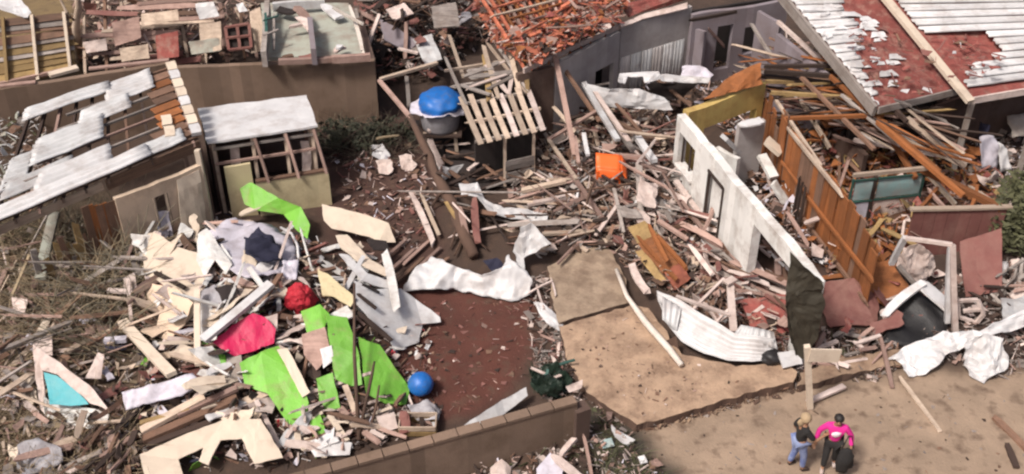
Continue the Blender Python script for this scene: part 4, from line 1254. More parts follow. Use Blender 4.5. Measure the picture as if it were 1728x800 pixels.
tube("drain_pipe", [Q(1040, 455, .45), Q(1058, 500, .42), Q(1090, 545, .42), Q(1130, 590, .42), Q(1150, 616, .36)], [.05, .06, .085, .085, .07], "pipe", label="long pale pipe lying diagonally across the concrete pad", cat="pipe")
bar("timber_frame_side", Q(1066, 445, .5), Q(1092, 492, .4), .2, .07, "paper", label="pale bent strip at edge of the orange chest", cat="strip")
oc_ = empty("orange_cabinet", T(1110, 460), "broken orange wooden cabinet lying open left of white wall", "cabinet")
for (pts, m) in [([(1060, 385, .6), (1090, 372, .9), (1112, 395, .8), (1078, 412, .5)], "woodochre"), ([(1078, 412, .5), (1112, 395, .8), (1150, 440, .6), (1120, 462, .4)], "woodorange"),
                 ([(1120, 462, .4), (1150, 440, .6), (1166, 470, .4), (1140, 490, .2)], "tile"), ([(1072, 425, .3), (1086, 420, .4), (1126, 474, .3), (1112, 480, .2)], "woodochre")]:
    sheet("cabinet_panel", QS(pts), m, .05, .04, 3, .03, parent=oc_)
for (a, b) in [((1095, 380, .95), (1125, 440, .8)), ((1076, 400, .7), (1140, 470, .5)), ((1110, 400, .9), (1160, 455, .6))]:
    bar("cabinet_rail", Q(*a), Q(*b), .1, .08, "woodorange", oc_)
bc = empty("orange_chair", T(1030, 305), "bright orange plastic chair overturned among grey planks", "chair")
c0 = Q(1026, 284, .55)
sheet("seat", [c0 + Vector(v) for v in [(-.36, -.18, .12), (.36, -.22, .05), (.40, .26, .28), (-.34, .28, .36)]], "orange", .03, .03, 4, .02, False, bc, smooth=True)
sheet("backrest", [c0 + Vector(v) for v in [(.36, -.22, .05), (.52, -.25, -.25), (.56, .2, -.05), (.40, .26, .28)]], "orange", .03, .02, 3, .02, False, bc, smooth=True)
sheet("apron", [c0 + Vector(v) for v in [(-.36, -.18, .12), (.36, -.22, .05), (.34, -.30, -.22), (-.34, -.26, -.14)]], "orange", .03, .02, 3, .02, False, bc, smooth=True)
for (x, y) in ((-.3, -.22), (.3, -.26), (-.28, .24), (.33, .22)):
    bar("leg", c0 + Vector((x, y, .05)), c0 + Vector((x * 1.1, y * 1.1, -.5)), .05, .05, "orange", bc, var=0)

# ------------------------------------------------------------------ wreckage between hut and white house
for (a, b, w, m, lab) in [
    ((936, 92, 2.9), (970, 262, .7), .15, "woodpink", "tall pink grey pole leaning on corner of the orange roofed house"),
    ((945, 105, 2.5), (1012, 205, 1.3), .12, "wood", "brown pole sloping down from corner of the grey side wall"),
    ((926, 236, 1.2), (1012, 184, 1.6), .11, "woodpink", "pinkish pole pointing up right beside slatted hut"),
    ((926, 236, 1.2), (972, 302, .8), .10, "woodpale", "pale pole pointing down right beside slatted hut"),
    ((965, 295, .8), (1016, 368, .4), .12, "woodpink", "pinkish pole leading to crossed sticks below orange chair"),
    ((1005, 398, .35), (1042, 346, .7), .10, "paper", "bright white stick standing crossed below orange chair"),
    ((1036, 318, .9), (1052, 392, .4), .09, "woodgrey", "thin grey stick crossing the bright white stick"),
    ((1078, 278, 1.4), (1080, 365, .3), .18, "woodgrey", "stout grey post standing right of orange chair"),
    ((985, 140, 1.9), (1042, 236, 1.0), .16, "zinc", "silvery strip, leftmost of those sloping below the white tin sheet"),
    ((1000, 150, 1.8), (1062, 240, .9), .14, "paper", "pale strip sloping below the white tin sheet towards orange chair"),
    ((1020, 190, 1.3), (1066, 250, .9), .16, "woodgrey", "grey strip ending above the orange chair"),
    ((1040, 206, 1.2), (1102, 236, .9), .14, "wood", "brown strip beside white funnel piece"),
    ((985, 225, 1.0), (992, 262, .8), .12, "white", "short white upright strip left of orange chair"),
    ((970, 230, 1.0), (976, 275, .8), .10, "woodpink", "short pink upright strip left of orange chair"),
    ((1036, 262, 1.1), (1086, 266, 1.0), .16, "woodpink", "pink grey board lying level right of orange chair"),
    ((1076, 232, 1.3), (1104, 272, .8), .20, "white", "white funnel shaped strip pointing down right of orange chair"),
    ((880, 322, .4), (955, 305, .5), .16, "woodpale", "upper pale board in front of slatted hut porch"),
    ((890, 345, .4), (955, 332, .45), .14, "paper", "lower white board in front of slatted hut porch"),
    ((915, 395, .4), (990, 390, .4), .12, "woodpale", "pale board lying level above the grey slab"),
    ((1110, 372, .5), (1160, 404, .4), .12, "woodpink", "pink strip lying beside the orange cabinet"),
    ((1140, 305, .6), (1190, 375, .3), .16, "paper", "pale plank leaning at foot of the white wall below its window"),
    ((1150, 340, .5), (1210, 420, .3), .12, "woodpink", "pinkish plank along foot of the white wall")]:
    bar("broken_pole", Q(*a) if a[2] <= 1.0 else T(*a), Q(*b) if b[2] <= 1.0 else T(*b), w, w * .6, m, var=2, label=lab, cat="pole")

sheet("tin_sheet", [T(u, v, z) for u, v, z in [(985, 140, 2.0), (1030, 150, 1.9), (1078, 150, 1.9), (1122, 165, 1.6), (1135, 186, 1.3), (1070, 184, 1.3), (1010, 178, 1.4), (995, 158, 1.8)]], "white", .02, .12, 5, .05, False,
      label="broad white tin sheet lying on rubble below the grey ribbed wall", cat="tin sheet")
sheet("tin_sheet", [T(u, v, z) for u, v, z in [(1045, 124, 2.1), (1112, 119, 2.1), (1118, 132, 1.9), (1090, 140, 1.9), (1085, 130, 2.0), (1060, 130, 2.0), (1055, 142, 1.9), (1042, 138, 2.0)]], "white", .03, .06, 4, .03, False,
      label="arched white tin piece against the grey ribbed wall", cat="tin sheet")
sheet("tin_sheet", [T(u, v, z) for u, v, z in [(1114, 124, 2.0), (1168, 128, 1.9), (1200, 130, 1.9), (1196, 140, 1.8), (1150, 138, 1.8), (1116, 136, 1.9)]], "white", .02, .1, 4, .05, False,
      label="narrow white tin sheet bridging dark gap behind the yellow beam", cat="tin sheet")
sheet("tin_sheet", [T(u, v, z) for u, v, z in [(1152, 112, 1.9), (1180, 108, 2.0), (1206, 128, 1.7), (1190, 134, 1.7), (1150, 132, 1.7)]], "lilac", .02, .16, 4, .05, False,
      label="crumpled pale sheet heaped behind the yellow beam", cat="tin sheet")
sheet("dark_sheet", [T(u, v, z) for u, v, z in [(1090, 140, 1.5), (1180, 140, 1.5), (1150, 168, 1.0), (1105, 168, 1.0)]], "dark", .02, .1, 4, .05, False,
      label="dark sheet under white tin sheets behind white house", cat="tarpaulin")  # one dark-coloured sheet below the tin sheets

MIDMATS = [("wood", 3), ("woodpink", 2.5), ("woodgrey", 3), ("woodpale", 1.5), ("wooddark", 3.5), ("paper", 1.5), ("maroon", 1.5), ("white", .6)]
planks("broken_plank", [(935, 190), (1130, 190), (1135, 300), (1180, 400), (1060, 370), (960, 300)], 70, MIDMATS, (.5, 2.4), (.04, .13), -50, 38,
       "splintered plank in the heap around orange chair, left of white wall", "plank", "planks around the orange chair", lift=.45, tilt=.22)
planks("broken_plank", [(880, 300), (960, 300), (1040, 400), (1000, 425), (900, 420), (860, 340)], 55, [("wood", 4), ("woodpink", 3), ("woodpale", 2), ("woodgrey", 2), ("wooddark", 2)], (.7, 2.6), (.05, .15), 10, 26,
       "brown plank lying level in front of slatted hut", "plank", "planks in front of the hut", lift=.22, tilt=.08)
planks("broken_plank", [(1120, 390), (1180, 380), (1290, 460), (1340, 560), (1250, 500), (1180, 480)], 52, [("wood", 3), ("woodpink", 4), ("paper", 2), ("woodgrey", 2), ("maroon", 2)], (.5, 1.7), (.06, .16), -55, 30,
       "splintered plank on the ground along foot of the white wall", "plank", "planks along the white wall", lift=.3, tilt=.2)
planks("broken_plank", [(1275, 385), (1330, 440), (1360, 520), (1320, 500), (1285, 440)], 22, [("woodpink", 3), ("paper", 2), ("wood", 2), ("white", 1)], (.5, 1.4), (.07, .18), -60, 25,
       "splintered plank inside the wide opening of white wall", "plank", "planks in the white wall opening", lift=.4, tilt=.25)
planks("broken_plank", [(600, 10), (760, 0), (860, 60), (760, 100), (700, 130), (630, 110)], 60, [("wood", 3), ("wooddark", 4), ("woodgrey", 2), ("woodpink", 2), ("maroon", 2)], (.6, 2.4), (.06, .18), 40, 60,
       "dark broken plank in the shadowy heap above blue tank", "plank", "planks above the blue tank", lift=.7, tilt=.3)
planks("broken_plank", [(705, 190), (780, 200), (850, 300), (880, 350), (800, 380), (740, 300)], 30, [("wood", 3), ("wooddark", 4), ("woodpink", 2), ("paper", 1)], (.6, 2.0), (.06, .16), -40, 50,
       "broken plank scattered on the dark ground under blue tank", "plank", "planks under the blue tank", lift=.3, tilt=.2)
planks("long_pole", [(700, 320), (900, 300), (1000, 220), (1130, 230), (1180, 400), (1040, 420), (900, 420), (760, 400)], 44, [("woodgrey", 3), ("paper", 2.5), ("woodpink", 2), ("wood", 2), ("wooddark", 2)], (1.4, 3.4), (.035, .07), -30, 45,
       "p", "pole", "long thin poles over the central wreckage", lift=.4, tilt=.14)
scatter_sheets("torn_sheet", [(930, 200), (1130, 190), (1135, 300), (1180, 400), (1060, 370), (960, 300)], 16, [("white", 2), ("paper", 2), ("maroon", 2), ("zinc", 2), ("woodgrey", 2), ("dark", 1.5)], (.4, 1.1), "sheet", "torn sheets left of the white wall", lift=.3)
scatter_sheets("torn_sheet", [(1150, 390), (1250, 440), (1340, 560), (1250, 500)], 12, [("paper", 2), ("maroon", 2), ("rust", 2), ("zinc", 1.5), ("woodpink", 2)], (.4, .9), "sheet", "torn sheets along the white wall", lift=.2)
scatter_sheets("torn_sheet", [(610, 10), (760, 0), (840, 50), (740, 100), (640, 120)], 14, [("dark", 3), ("maroon", 2), ("tarpgrey", 2), ("zinc", 1.5), ("wood", 2)], (.5, 1.2), "sheet", "torn sheets above the blue tank", lift=.5)
shards("splinters", [(920, 170), (1140, 180), (1140, 300), (1250, 450), (1340, 600), (1250, 560), (1120, 500), (1030, 430), (900, 430), (860, 330)], 4200,
       [("wood", 3), ("woodpink", 4), ("woodgrey", 2.5), ("woodpale", 2), ("wooddark", 2.5), ("paper", 1.6), ("maroon", 1.2), ("white", .5)], (.08, .5), .35,
       "small mixed splinters covering ground left of white wall", "splinters")
shards("dark_rubble", [(600, -5), (800, -5), (860, 60), (760, 110), (730, 140), (640, 150)], 1500, [("wooddark", 4), ("wood", 2), ("maroon", 2), ("woodgrey", 1.5), ("dark", 2), ("paper", .5)], (.1, .55), .9,
       "small dark rubble heaped above the blue tank", "rubble")
shards("house_rubble", [(1195, 190), (1290, 190), (1340, 300), (1440, 430), (1400, 470), (1300, 380)], 1100, [("woodpink", 3), ("paper", 2), ("wood", 2), ("lilac", 1), ("wooddark", 2), ("woodorange", 2), ("white", .8)], (.08, .5), .5,
       "small rubble covering floor inside the white roofless house", "rubble")
shards("rear_rubble", [(1040, 120), (1330, 60), (1330, 120), (1200, 180), (1130, 190)], 700, [("wooddark", 3), ("wood", 2), ("lilac", 1), ("woodpink", 2), ("paper", 1)], (.1, .5), .4,
       "small rubble on the floor of grey roofless house", "rubble")

# heap above the tank
for (pts, m, lab, z) in [([(697, 66), (728, 57), (746, 100), (718, 109)], "zinc", "light grey square panel propped above the blue tank", 1.6),
                         ([(652, 16), (682, 4), (698, 22), (664, 34)], "paper", "pinkish white panel lying at top edge left of centre", 1.4),
                         ([(728, 10), (770, 4), (776, 44), (732, 46)], "woodgrey", "stack of brown boards beside dark hole, top edge", 1.4),
                         ([(640, 30), (655, 40), (706, 70), (690, 86), (648, 66)], "lilacwall", "dark slate sheet sloping down to grey square panel", 1.2)]:
    sheet("plywood_board", [T(u, v, z - (v - 50) * .008) for u, v in pts], m, .05, .05, 3, .03, False, label=lab, cat="board")
for (a, b, w, m, lab) in [
    ((641, 24, 2.4), (616, 92, 1.4), .12, "paper", "pale pole standing at right end of flat roof"),
    ((641, 134, 2.0), (738, 106, 2.0), .12, "woodpale", "pale beam running right above the blue tank"),
    ((640, 136, 2.0), (694, 200, 1.9), .12, "woodpink", "pink beam from pale beam end down to fallen trunk"),
    ((672, 82, 1.6), (706, 90, 1.6), .10, "paper", "short white stick left of grey square panel"),
    ((686, 130, 1.6), (690, 180, 1.4), .12, "woodgrey", "grey post under the pale beam"),
    ((758, 60, 2.0), (782, 130, 2.2), .10, "woodpale", "leaning pale stick left of the slatted hut roof"),
    ((612, 60, 1.8), (600, 15, 2.4), .10, "woodgrey", "grey branch at the right end of flat roof"),
    ((716, 205, 1.2), (728, 222, 1.1), .14, "paper", "short pale scrap below the blue tank's white stand"),
    ((725, 236, .8), (745, 280, .5), .16, "paper", "bent pale strip on fallen trunk below the blue tank")]:
    bar("broken_pole", T(*a), T(*b), w, w * .7, m, var=2, label=lab, cat="pole")
# fallen trunk
tr = empty("fallen_tree", T(800, 432, .1), "thick brown trunk fallen diagonally below the blue tank", "tree")
tube("trunk", [T(692, 196, 1.9), T(706, 226, 1.7), T(724, 262, 1.30), T(734, 292, 1.1), T(750, 320, .8), T(768, 352, .6), T(774, 375, .45), T(800, 432, .2)], [.09, .10, .13, .12, .17, .16, .19, .15], "bark", tr, seg=10)
for (a, b, r) in [((724, 262, 1.3), (704, 270, 1.5), .05), ((734, 292, 1.1), (760, 300, 1.4), .05), ((750, 320, .8), (728, 350, .3), .06), ((768, 352, .6), (800, 356, .7), .05), ((774, 378, .4), (760, 420, .15), .06), ((780, 390, .4), (822, 420, .2), .05)]:
    a, b = T(*a), T(*b)
    tube("branch", [a, a.lerp(b, .5) + Vector((0, 0, .06)), b], [r, r * .8, r * .45], "bark", tr, seg=6)
for (a, b, w, m, lab) in [((694, 326, .4), (732, 412, .15), .16, "paper", "left white stick lying beside the fallen trunk"),
                          ((712, 330, .4), (740, 395, .2), .10, "woodpale", "thin pale stick between white stick and fallen trunk"),
                          ((776, 350, .5), (790, 410, .3), .16, "woodpink", "pink board right of the fallen trunk"),
                          ((800, 335, .6), (806, 410, .3), .20, "maroon", "dull red board under the bent white strip"),
                          ((752, 340, .6), (790, 400, .3), .10, "woodochre", "ochre stick lying along the fallen trunk")]:
    bar("broken_stick", Q(*a), Q(*b), w, w * .5, m, label=lab, cat="stick")

# blue tank on its stand
bt = empty("blue_water_tank", T(745, 265), "blue plastic tank with white rim on a dark stand, top centre", "tank")
tc0 = T(742, 178, 1.7)


def ring(c, r, z, n=28, ax=None):
    return [Vector((c.x + r * math.cos(2 * math.pi * k / n), c.y + r * math.sin(2 * math.pi * k / n), z)) for k in range(n)]


def lathe(name, c, prof, m, parent, n=28, **kw):
    vs, fs = [], []
    for (r, z) in prof: vs += ring(c, max(r, .002), c.z + z, n)
    for i in range(len(prof) - 1):
        for k in range(n):
            k2 = (k + 1) % n
            fs.append((i * n + k, i * n + k2, (i + 1) * n + k2, (i + 1) * n + k))
    fs.append(tuple((len(prof) - 1) * n + k for k in range(n)))
    fs.append(tuple(range(n))[::-1])
    return mesh_obj(name, vs, fs, m, parent, smooth=True, **kw)


lid = lump("lid", tc0 + Vector((.02, 0, .10)), .66, "blue", bt, noise_amp=.10, nscale=2.4, squash=(1, 1, .58), sub=4)
lathe("body", Vector((tc0.x, tc0.y, tc0.z - .72)), [(.54, 0), (.56, .1), (.60, .35), (.60, .6), (.56, .715)], "tarpgrey", bt)
rr_ = [tc0 + Vector(((.74 + .12 * math.sin(3 * k_) + (.12 if math.cos(k_ * .39) < 0 else 0)) * math.cos(k_ * .3927), (.72 + .10 * math.cos(2.2 * k_)) * math.sin(k_ * .3927), -.06 - .10 * math.sin(k_ * .9))) for k_ in range(16)]
sheet("wrap", rr_, "lilac", .02, .08, 4, .04, False, bt, smooth=True)
for (x, y) in ((-.5, -.4), (.5, -.4), (-.5, .4), (.5, .4)):
    bar("stand_leg", (tc0.x + x, tc0.y + y, 0), (tc0.x + x * .9, tc0.y + y * .9, tc0.z - .72), .1, .1, "woodpale" if y < 0 else "wooddark", bt, var=0)
bar("stand_deck", (tc0.x - .65, tc0.y, tc0.z - .76), (tc0.x + .65, tc0.y, tc0.z - .76), 1.1, .06, "wooddark", bt, var=0)
sheet("white_basin_piece", QS([(738, 276, .35), (756, 284, .5), (782, 276, .5), (770, 292, .25), (748, 304, .15)]), "white", .03, .08, 4, .03, label="pointed white scrap on dark ground right of fallen trunk", cat="scrap")
sheet("ground_shade_sheet", QS([(700, 205, .3), (790, 200, .5), (850, 235, .3), (905, 262, .15), (905, 300, .08), (860, 312, .08), (800, 325, .1), (745, 305, .1)]), "dark", .02, .14, 5, .05, smooth=True, label="blackish sheet painting the shade on ground under the blue tank", cat="tarpaulin")  # added dark sheet stands for shade under the tank and awning

# white strips and the crumpled tarp in the middle
sheet("bent_metal_strip", QS([(775, 312, .7), (806, 310, .75), (818, 336, .5), (850, 350, .45), (890, 352, .4), (925, 362, .35), (922, 374, .3), (870, 370, .35), (826, 360, .4), (806, 334, .55), (778, 332, .6)]), "white", .02, .1, 5, .03,
      label="bent white metal strip in front of hut", cat="metal strip")
wt = sheet("crumpled_tarp", QS([(680, 492, .12), (700, 452, .4), (728, 432, .55), (768, 448, .6), (812, 462, .6), (846, 452, .7), (858, 432, .7), (872, 446, .8), (896, 470, .5), (893, 496, .2), (864, 508, .1), (820, 500, .1), (766, 488, .15), (730, 490, .2)]), "white", .008, .13, 12, .06, smooth=True, fscale=1.1,
           label="large crumpled white tarp across red earth, centre", cat="tarp")
sheet("white_flap", QS([(868, 424, .4), (880, 384, 1.1), (898, 376, 1.15), (928, 410, .9), (906, 426, .6), (884, 436, .4), (888, 470, .3), (872, 456, .35)]), "white", .03, .12, 5, .04, label="upright white sheet flap at right end of crumpled tarp", cat="sheet")
sheet("dark_cloth", QS([(815, 440, .5), (838, 436, .5), (862, 462, .45), (850, 472, .4), (828, 456, .4)]), "navy", .02, .1, 3, .04, label="dark cloth tucked behind the crumpled tarp", cat="cloth")
sheet("white_wrap", QS([(898, 512, .3), (916, 512, .35), (952, 544, .2), (948, 560, .12), (930, 552, .2)]), "white", .03, .12, 4, .04, label="small crumpled white wrap at left edge of the grey slab", cat="wrap")
for k, (a, b) in enumerate([((892, 495), (930, 475)), ((905, 480), (918, 520)), ((930, 470), (938, 500))]):
    bar("thin_stick", Q(*a, .3), Q(*b, .35), .05, .04, "paper", label="thin pale stick beside small white wrap", cat="stick", group="thin sticks by the white wrap")
shards("pale_scraps", [(880, 470), (945, 460), (960, 640), (990, 690), (920, 680), (890, 560)], 500, [("woodpink", 3), ("paper", 2), ("woodgrey", 3), ("stone", 3), ("wooddark", 2), ("maroon", 1)], (.06, .35), .15,
       "small pale scraps along left edge of concrete pad", "scraps")
shards("earth_scraps", [(690, 510), (880, 500), (900, 640), (800, 690), (720, 700)], 260, [("paper", 1.0), ("woodpink", 1.5), ("maroon", 6), ("wooddark", 3), ("wood", 4)], (.04, .22), .03,
       "small reddish scraps scattered over the red earth", "scraps", flat=.2)
shards("yard_scraps", [(560, 260), (700, 250), (740, 330), (720, 430), (600, 400)], 520, [("paper", 2.5), ("woodpink", 3), ("wood", 4), ("maroon", 3), ("wooddark", 2), ("lilac", 1)], (.06, .35), .12,
       "small scraps scattered over dark yard right of shed", "scraps")
for (u, v, m, lab) in [(650, 282, "paper", "pale crumpled lump with dark hole in the dark yard"), (688, 275, "paper", "pale crumpled lump touching the fallen trunk"), (640, 256, "white", "small white upright scrap in dark yard")]:
    sheet("crumpled_scrap", QS([(u - 14, v - 10, .2), (u + 6, v - 14, .35), (u + 16, v + 4, .2), (u + 6, v + 14, .08), (u - 10, v + 10, .08)]), m, .02, .15, 3, .05, label=lab, cat="scrap")
for i in range(6):
    u, v = 640 + i * 14, 385 + (i % 3) * 16
    bar("floor_board", Q(u, v + 60, .1), Q(u + 46, v + 18, .12), .1, .04, rnd.choice(["woodpink", "wood", "tile"]), label="narrow reddish batten right of the cream board", cat="batten", group="battens right of the cream board")
sb = empty("dark_shrub", T(610, 260), "dark green tangled shrub at foot of tan wall, right of shed", "shrub")
leaves("foliage", T(590, 232, .45), (1.4, .8, .6), 900, .10, "darkleaf", sb)
leaves("foliage", T(655, 225, .35), (.9, .8, .5), 350, .10, "darkleaf", sb)
stems("stem", [(540, 225), (690, 220), (690, 265), (545, 275)], 420, "wooddark", (.5, 1.6), (.008, .02), parent=sb)
stems("twig", [(530, 215), (690, 210), (700, 265), (545, 275)], 160, "twig", (.5, 1.6), (.006, .014), parent=sb)
bar("bamboo_stick", T(634, 234, .9), T(672, 229, .9), .05, .05, "straw", label="pale bamboo stick lying on the dark shrub", cat="stick")

# ------------------------------------------------------------------ big heap in the left lot
HEROES = [
    ("painted_board", [(402, 312, 1.0), (425, 308, 1.1), (470, 334, .9), (508, 350, .75), (524, 380, .45), (520, 404, .2), (500, 388, .3), (480, 362, .45), (432, 354, .55), (414, 345, .6)], "lime", "lime green curved board in front of shed", "board"),
    ("ceiling_board", [(543, 345, .75), (600, 358, .7), (655, 376, .6), (668, 410, .25), (640, 408, .3), (622, 400, .35), (560, 386, .4), (546, 372, .5)], "cream", "cream board lying right of shed above white slats", "board"),
    ("ceiling_board", [(240, 398, .5), (262, 392, .6), (300, 418, .6), (340, 430, .5), (356, 470, .3), (332, 508, .3), (300, 505, .35), (262, 470, .4), (246, 470, .3)], "cream", "large cream white board left of lilac cloth heap", "board"),
    ("ceiling_board", [(246, 476, .35), (300, 488, .45), (328, 512, .4), (312, 548, .3), (286, 574, .12), (264, 570, .12), (272, 525, .2), (250, 505, .25)], "beige", "tan board under the large cream white board", "board"),
    ("ceiling_board", [(334, 395, .7), (350, 386, .75), (392, 448, .4), (382, 462, .3), (362, 440, .5), (346, 470, .4), (332, 440, .5)], "plaster", "forked white board at left edge of lilac cloth heap", "board"),
    ("cloth_heap", [(350, 388, .45), (395, 372, .6), (450, 378, .6), (490, 398, .5), (502, 432, .35), (480, 462, .3), (430, 470, .35), (384, 455, .35), (360, 425, .4)], "lilac", "pale lilac cloth heap with dark garments on top", "cloth"),
    ("garment", [(412, 400, .75), (436, 388, .85), (460, 402, .75), (478, 418, .65), (476, 438, .5), (440, 446, .55), (414, 430, .65)], "navy", "navy black garment lying on lilac cloth heap", "garment"),
    ("garment", [(338, 490, .4), (362, 480, .5), (378, 500, .4), (370, 526, .25), (344, 530, .2)], "tarpgrey", "pale grey green patterned cloth left of white beam", "cloth"),
    ("garment", [(364, 486, .45), (396, 478, .5), (408, 500, .4), (384, 520, .3)], "dark", "blackish cloth left of the white beam", "cloth"),
    ("painted_board", [(358, 578, .55), (392, 550, .65), (426, 528, .75), (448, 536, .65), (466, 556, .5), (462, 580, .35), (430, 592, .3), (394, 602, .3)], "magenta", "bright magenta board under white beam", "board"),
    ("painted_board", [(341, 570, .35), (356, 586, .35), (380, 600, .3), (384, 622, .2), (346, 618, .15)], "lime", "small lime green board left of magenta board", "board"),
    ("painted_board", [(404, 612, .55), (440, 594, .65), (470, 584, .6), (500, 630, .45), (522, 680, .3), (516, 712, .15), (490, 722, .12), (470, 690, .25), (452, 664, .35), (414, 652, .3)], "lime", "long lime green board below magenta board", "board"),
    ("ceiling_board", [(384, 606, .3), (408, 600, .4), (412, 640, .3), (384, 646, .2)], "concrete", "light grey square board left of long lime board", "board"),
    ("painted_board", [(508, 526, .6), (540, 514, .7), (556, 530, .6), (546, 560, .5), (520, 566, .5)], "lime", "small lime green board right of red bag", "board"),
    ("painted_board", [(550, 532, .75), (586, 536, .75), (606, 600, .6), (612, 650, .35), (592, 652, .3), (566, 640, .4), (556, 580, .6)], "lime", "left one of the two upright lime boards", "board"),
    ("painted_board", [(604, 570, .6), (640, 582, .6), (664, 618, .45), (692, 655, .2), (684, 684, .1), (650, 682, .12), (618, 664, .25)], "lime", "right one of the two upright lime boards, near blue ball", "board"),
    ("painted_board", [(534, 638, .4), (562, 630, .45), (574, 688, .15), (542, 697, .12)], "lime", "small lime green board below upright lime boards", "board"),
    ("painted_board", [(520, 695, .2), (536, 690, .25), (552, 735, .1), (530, 742, .1)], "lime", "yellow green splintered board near front wall", "board"),
    ("painted_board", [(536, 455, .5), (560, 468, .6), (600, 505, .6), (592, 520, .5), (560, 500, .5), (544, 500, .45)], "paleyellow", "yellow olive board above upright lime boards", "board"),
    ("ceiling_board", [(510, 566, .6), (548, 552, .65), (560, 598, .5), (534, 626, .4), (514, 600, .5)], "woodpink", "dusty pink board between the lime boards", "board"),
    ("ceiling_board", [(468, 590, .7), (486, 588, .7), (524, 662, .4), (510, 672, .35)], "cream", "narrow cream strip along right edge of long lime board", "board"),
    ("ceiling_board", [(541, 590, .6), (560, 582, .65), (564, 608, .5), (546, 622, .45)], "white", "little white square between the lime boards", "board"),
    ("ceiling_board", [(598, 474, .6), (632, 490, .55), (676, 488, .5), (700, 504, .35), (742, 536, .2), (744, 544, .15), (712, 548, .15), (706, 578, .1), (664, 592, .12), (656, 570, .25), (622, 536, .4), (600, 512, .5)], "white", "big torn white ceiling sheet right of heap", "ceiling sheet"),
    ("ceiling_board", [(566, 400, .6), (586, 398, .65), (626, 440, .7), (654, 456, .65), (650, 468, .6), (612, 450, .65), (576, 420, .6)], "cream", "upper white finger of torn boards beside cream board", "board"),
    ("ceiling_board", [(572, 430, .6), (588, 432, .65), (620, 462, .65), (668, 480, .55), (664, 490, .5), (610, 474, .6)], "white", "lower white finger of torn boards above big torn sheet", "board"),
    ("ceiling_board", [(236, 768, .42), (300, 738, .5), (378, 708, .55), (440, 708, .55), (478, 772, .35), (430, 784, .32), (408, 742, .42), (372, 744, .42), (352, 786, .32), (336, 778, .32), (344, 756, .36), (300, 776, .36), (312, 812, .36), (246, 812, .36)], "cream", "large cream frame shaped board, bottom left", "board"),
    ("ceiling_board", [(204, 664, .45), (240, 654, .5), (326, 630, .45), (342, 648, .35), (308, 668, .3), (250, 682, .3), (212, 692, .3)], "lilac", "white rounded panel lying left of brown timbers", "panel"),
    ("metal_sheet", [(470, 748, .15), (482, 728, .2), (514, 696, .35), (530, 690, .3), (520, 716, .2), (486, 764, .1)], "zinc", "silvery rolled sheet near front wall", "sheet"),
    ("ceiling_board", [(520, 750, .15), (552, 742, .2), (592, 750, .15), (590, 768, .1), (530, 772, .1)], "white", "white sheet lying against front wall at left end", "sheet"),
    ("carton", [(636, 704, .3), (664, 696, .35), (672, 722, .2), (646, 732, .15)], "paper", "pinkish white carton side near the blue ball", "carton"),
    ("metal_sheet", [(684, 684, .35), (720, 676, .35), (746, 692, .2), (738, 712, .12), (706, 706, .2)], "tarpgrey", "crumpled grey sheet under blue ball", "sheet"),
    ("metal_sheet", [(756, 738, .3), (800, 706, .35), (846, 676, .35), (888, 654, .4), (890, 668, .3), (852, 698, .2), (812, 722, .2), (774, 742, .2)], "white", "long white sheet lying along inside of front wall", "sheet"),
    ("ceiling_board", [(144, 640, .3), (166, 596, .5), (176, 600, .5), (172, 640, .25)], "paper", "pointed white scrap right of teal trough", "scrap"),
    ("ceiling_board", [(20, 500, .3), (46, 506, .35), (42, 530, .2), (24, 538, .15)], "paper", "pinkish white scrap at left edge in dry brush", "scrap"),
    ("ceiling_board", [(56, 568, .3), (88, 568, .35), (90, 600, .2), (60, 602, .2)], "paper", "small pinkish board just above the teal trough", "scrap"),
    ("ceiling_board", [(208, 470, .35), (228, 460, .4), (232, 492, .25), (210, 496, .2)], "paper", "pinkish scrap at tip of dry brush left of cream boards", "scrap"),
    ("ceiling_board", [(478, 440, .55), (506, 440, .6), (500, 470, .45), (474, 468, .45)], "lilac", "small white cloth piece left of red bag", "cloth"),
    ("ceiling_board", [(446, 536, .55), (468, 530, .55), (470, 560, .4), (462, 556, .4)], "paper", "small pink white scrap at right tip of magenta board", "scrap"),
    ("plastic_bag", [(28, 750, .3), (62, 740, .5), (108, 756, .35), (110, 780, .15), (70, 800, .1), (30, 796, .1)], "tarpgrey", "crumpled grey tarp at bottom left corner", "tarp"),
    ("ceiling_board", [(470, 462, .4), (512, 470, .4), (524, 486, .35), (500, 470, .4), (480, 482, .35)], "paper", "pale ragged strip above red bag", "scrap"),
]
for (nm, pts, m, lab, cat) in HEROES:
    cloth = cat in ("cloth", "garment", "tarp") or m in ("lilac", "tarpgrey")
    sheet(nm, QS(pts), m, .03, .14 if cloth else .035, 6 if len(pts) < 10 else 4, .03 if cloth else .015, smooth=cloth, fscale=2.6 if cloth else 1.2, label=lab, cat=cat)

# dark strips paint the torn sheet's shaded slots; the pale one is a board
for (a, b, w, m) in [((650, 424), (670, 522), .22, "plaster"), ((606, 528), (662, 576), .12, "wooddark"), ((604, 496), (634, 520), .09, "wooddark"), ((612, 480), (640, 494), .07, "dark")]:
    bar("strip_and_slot_shade", Q(*a, .75), Q(*b, .62), w, .04, m, label="narrow strip or painted slot on the big torn white ceiling sheet", cat="strip", group="strips on the torn ceiling sheet")
sheet("dark_board", QS([(618, 404, .7), (652, 408, .65), (656, 424, .6), (630, 424, .6)]), "dark", .03, .03, 3, .02, label="small black board at tip of cream board", cat="board")

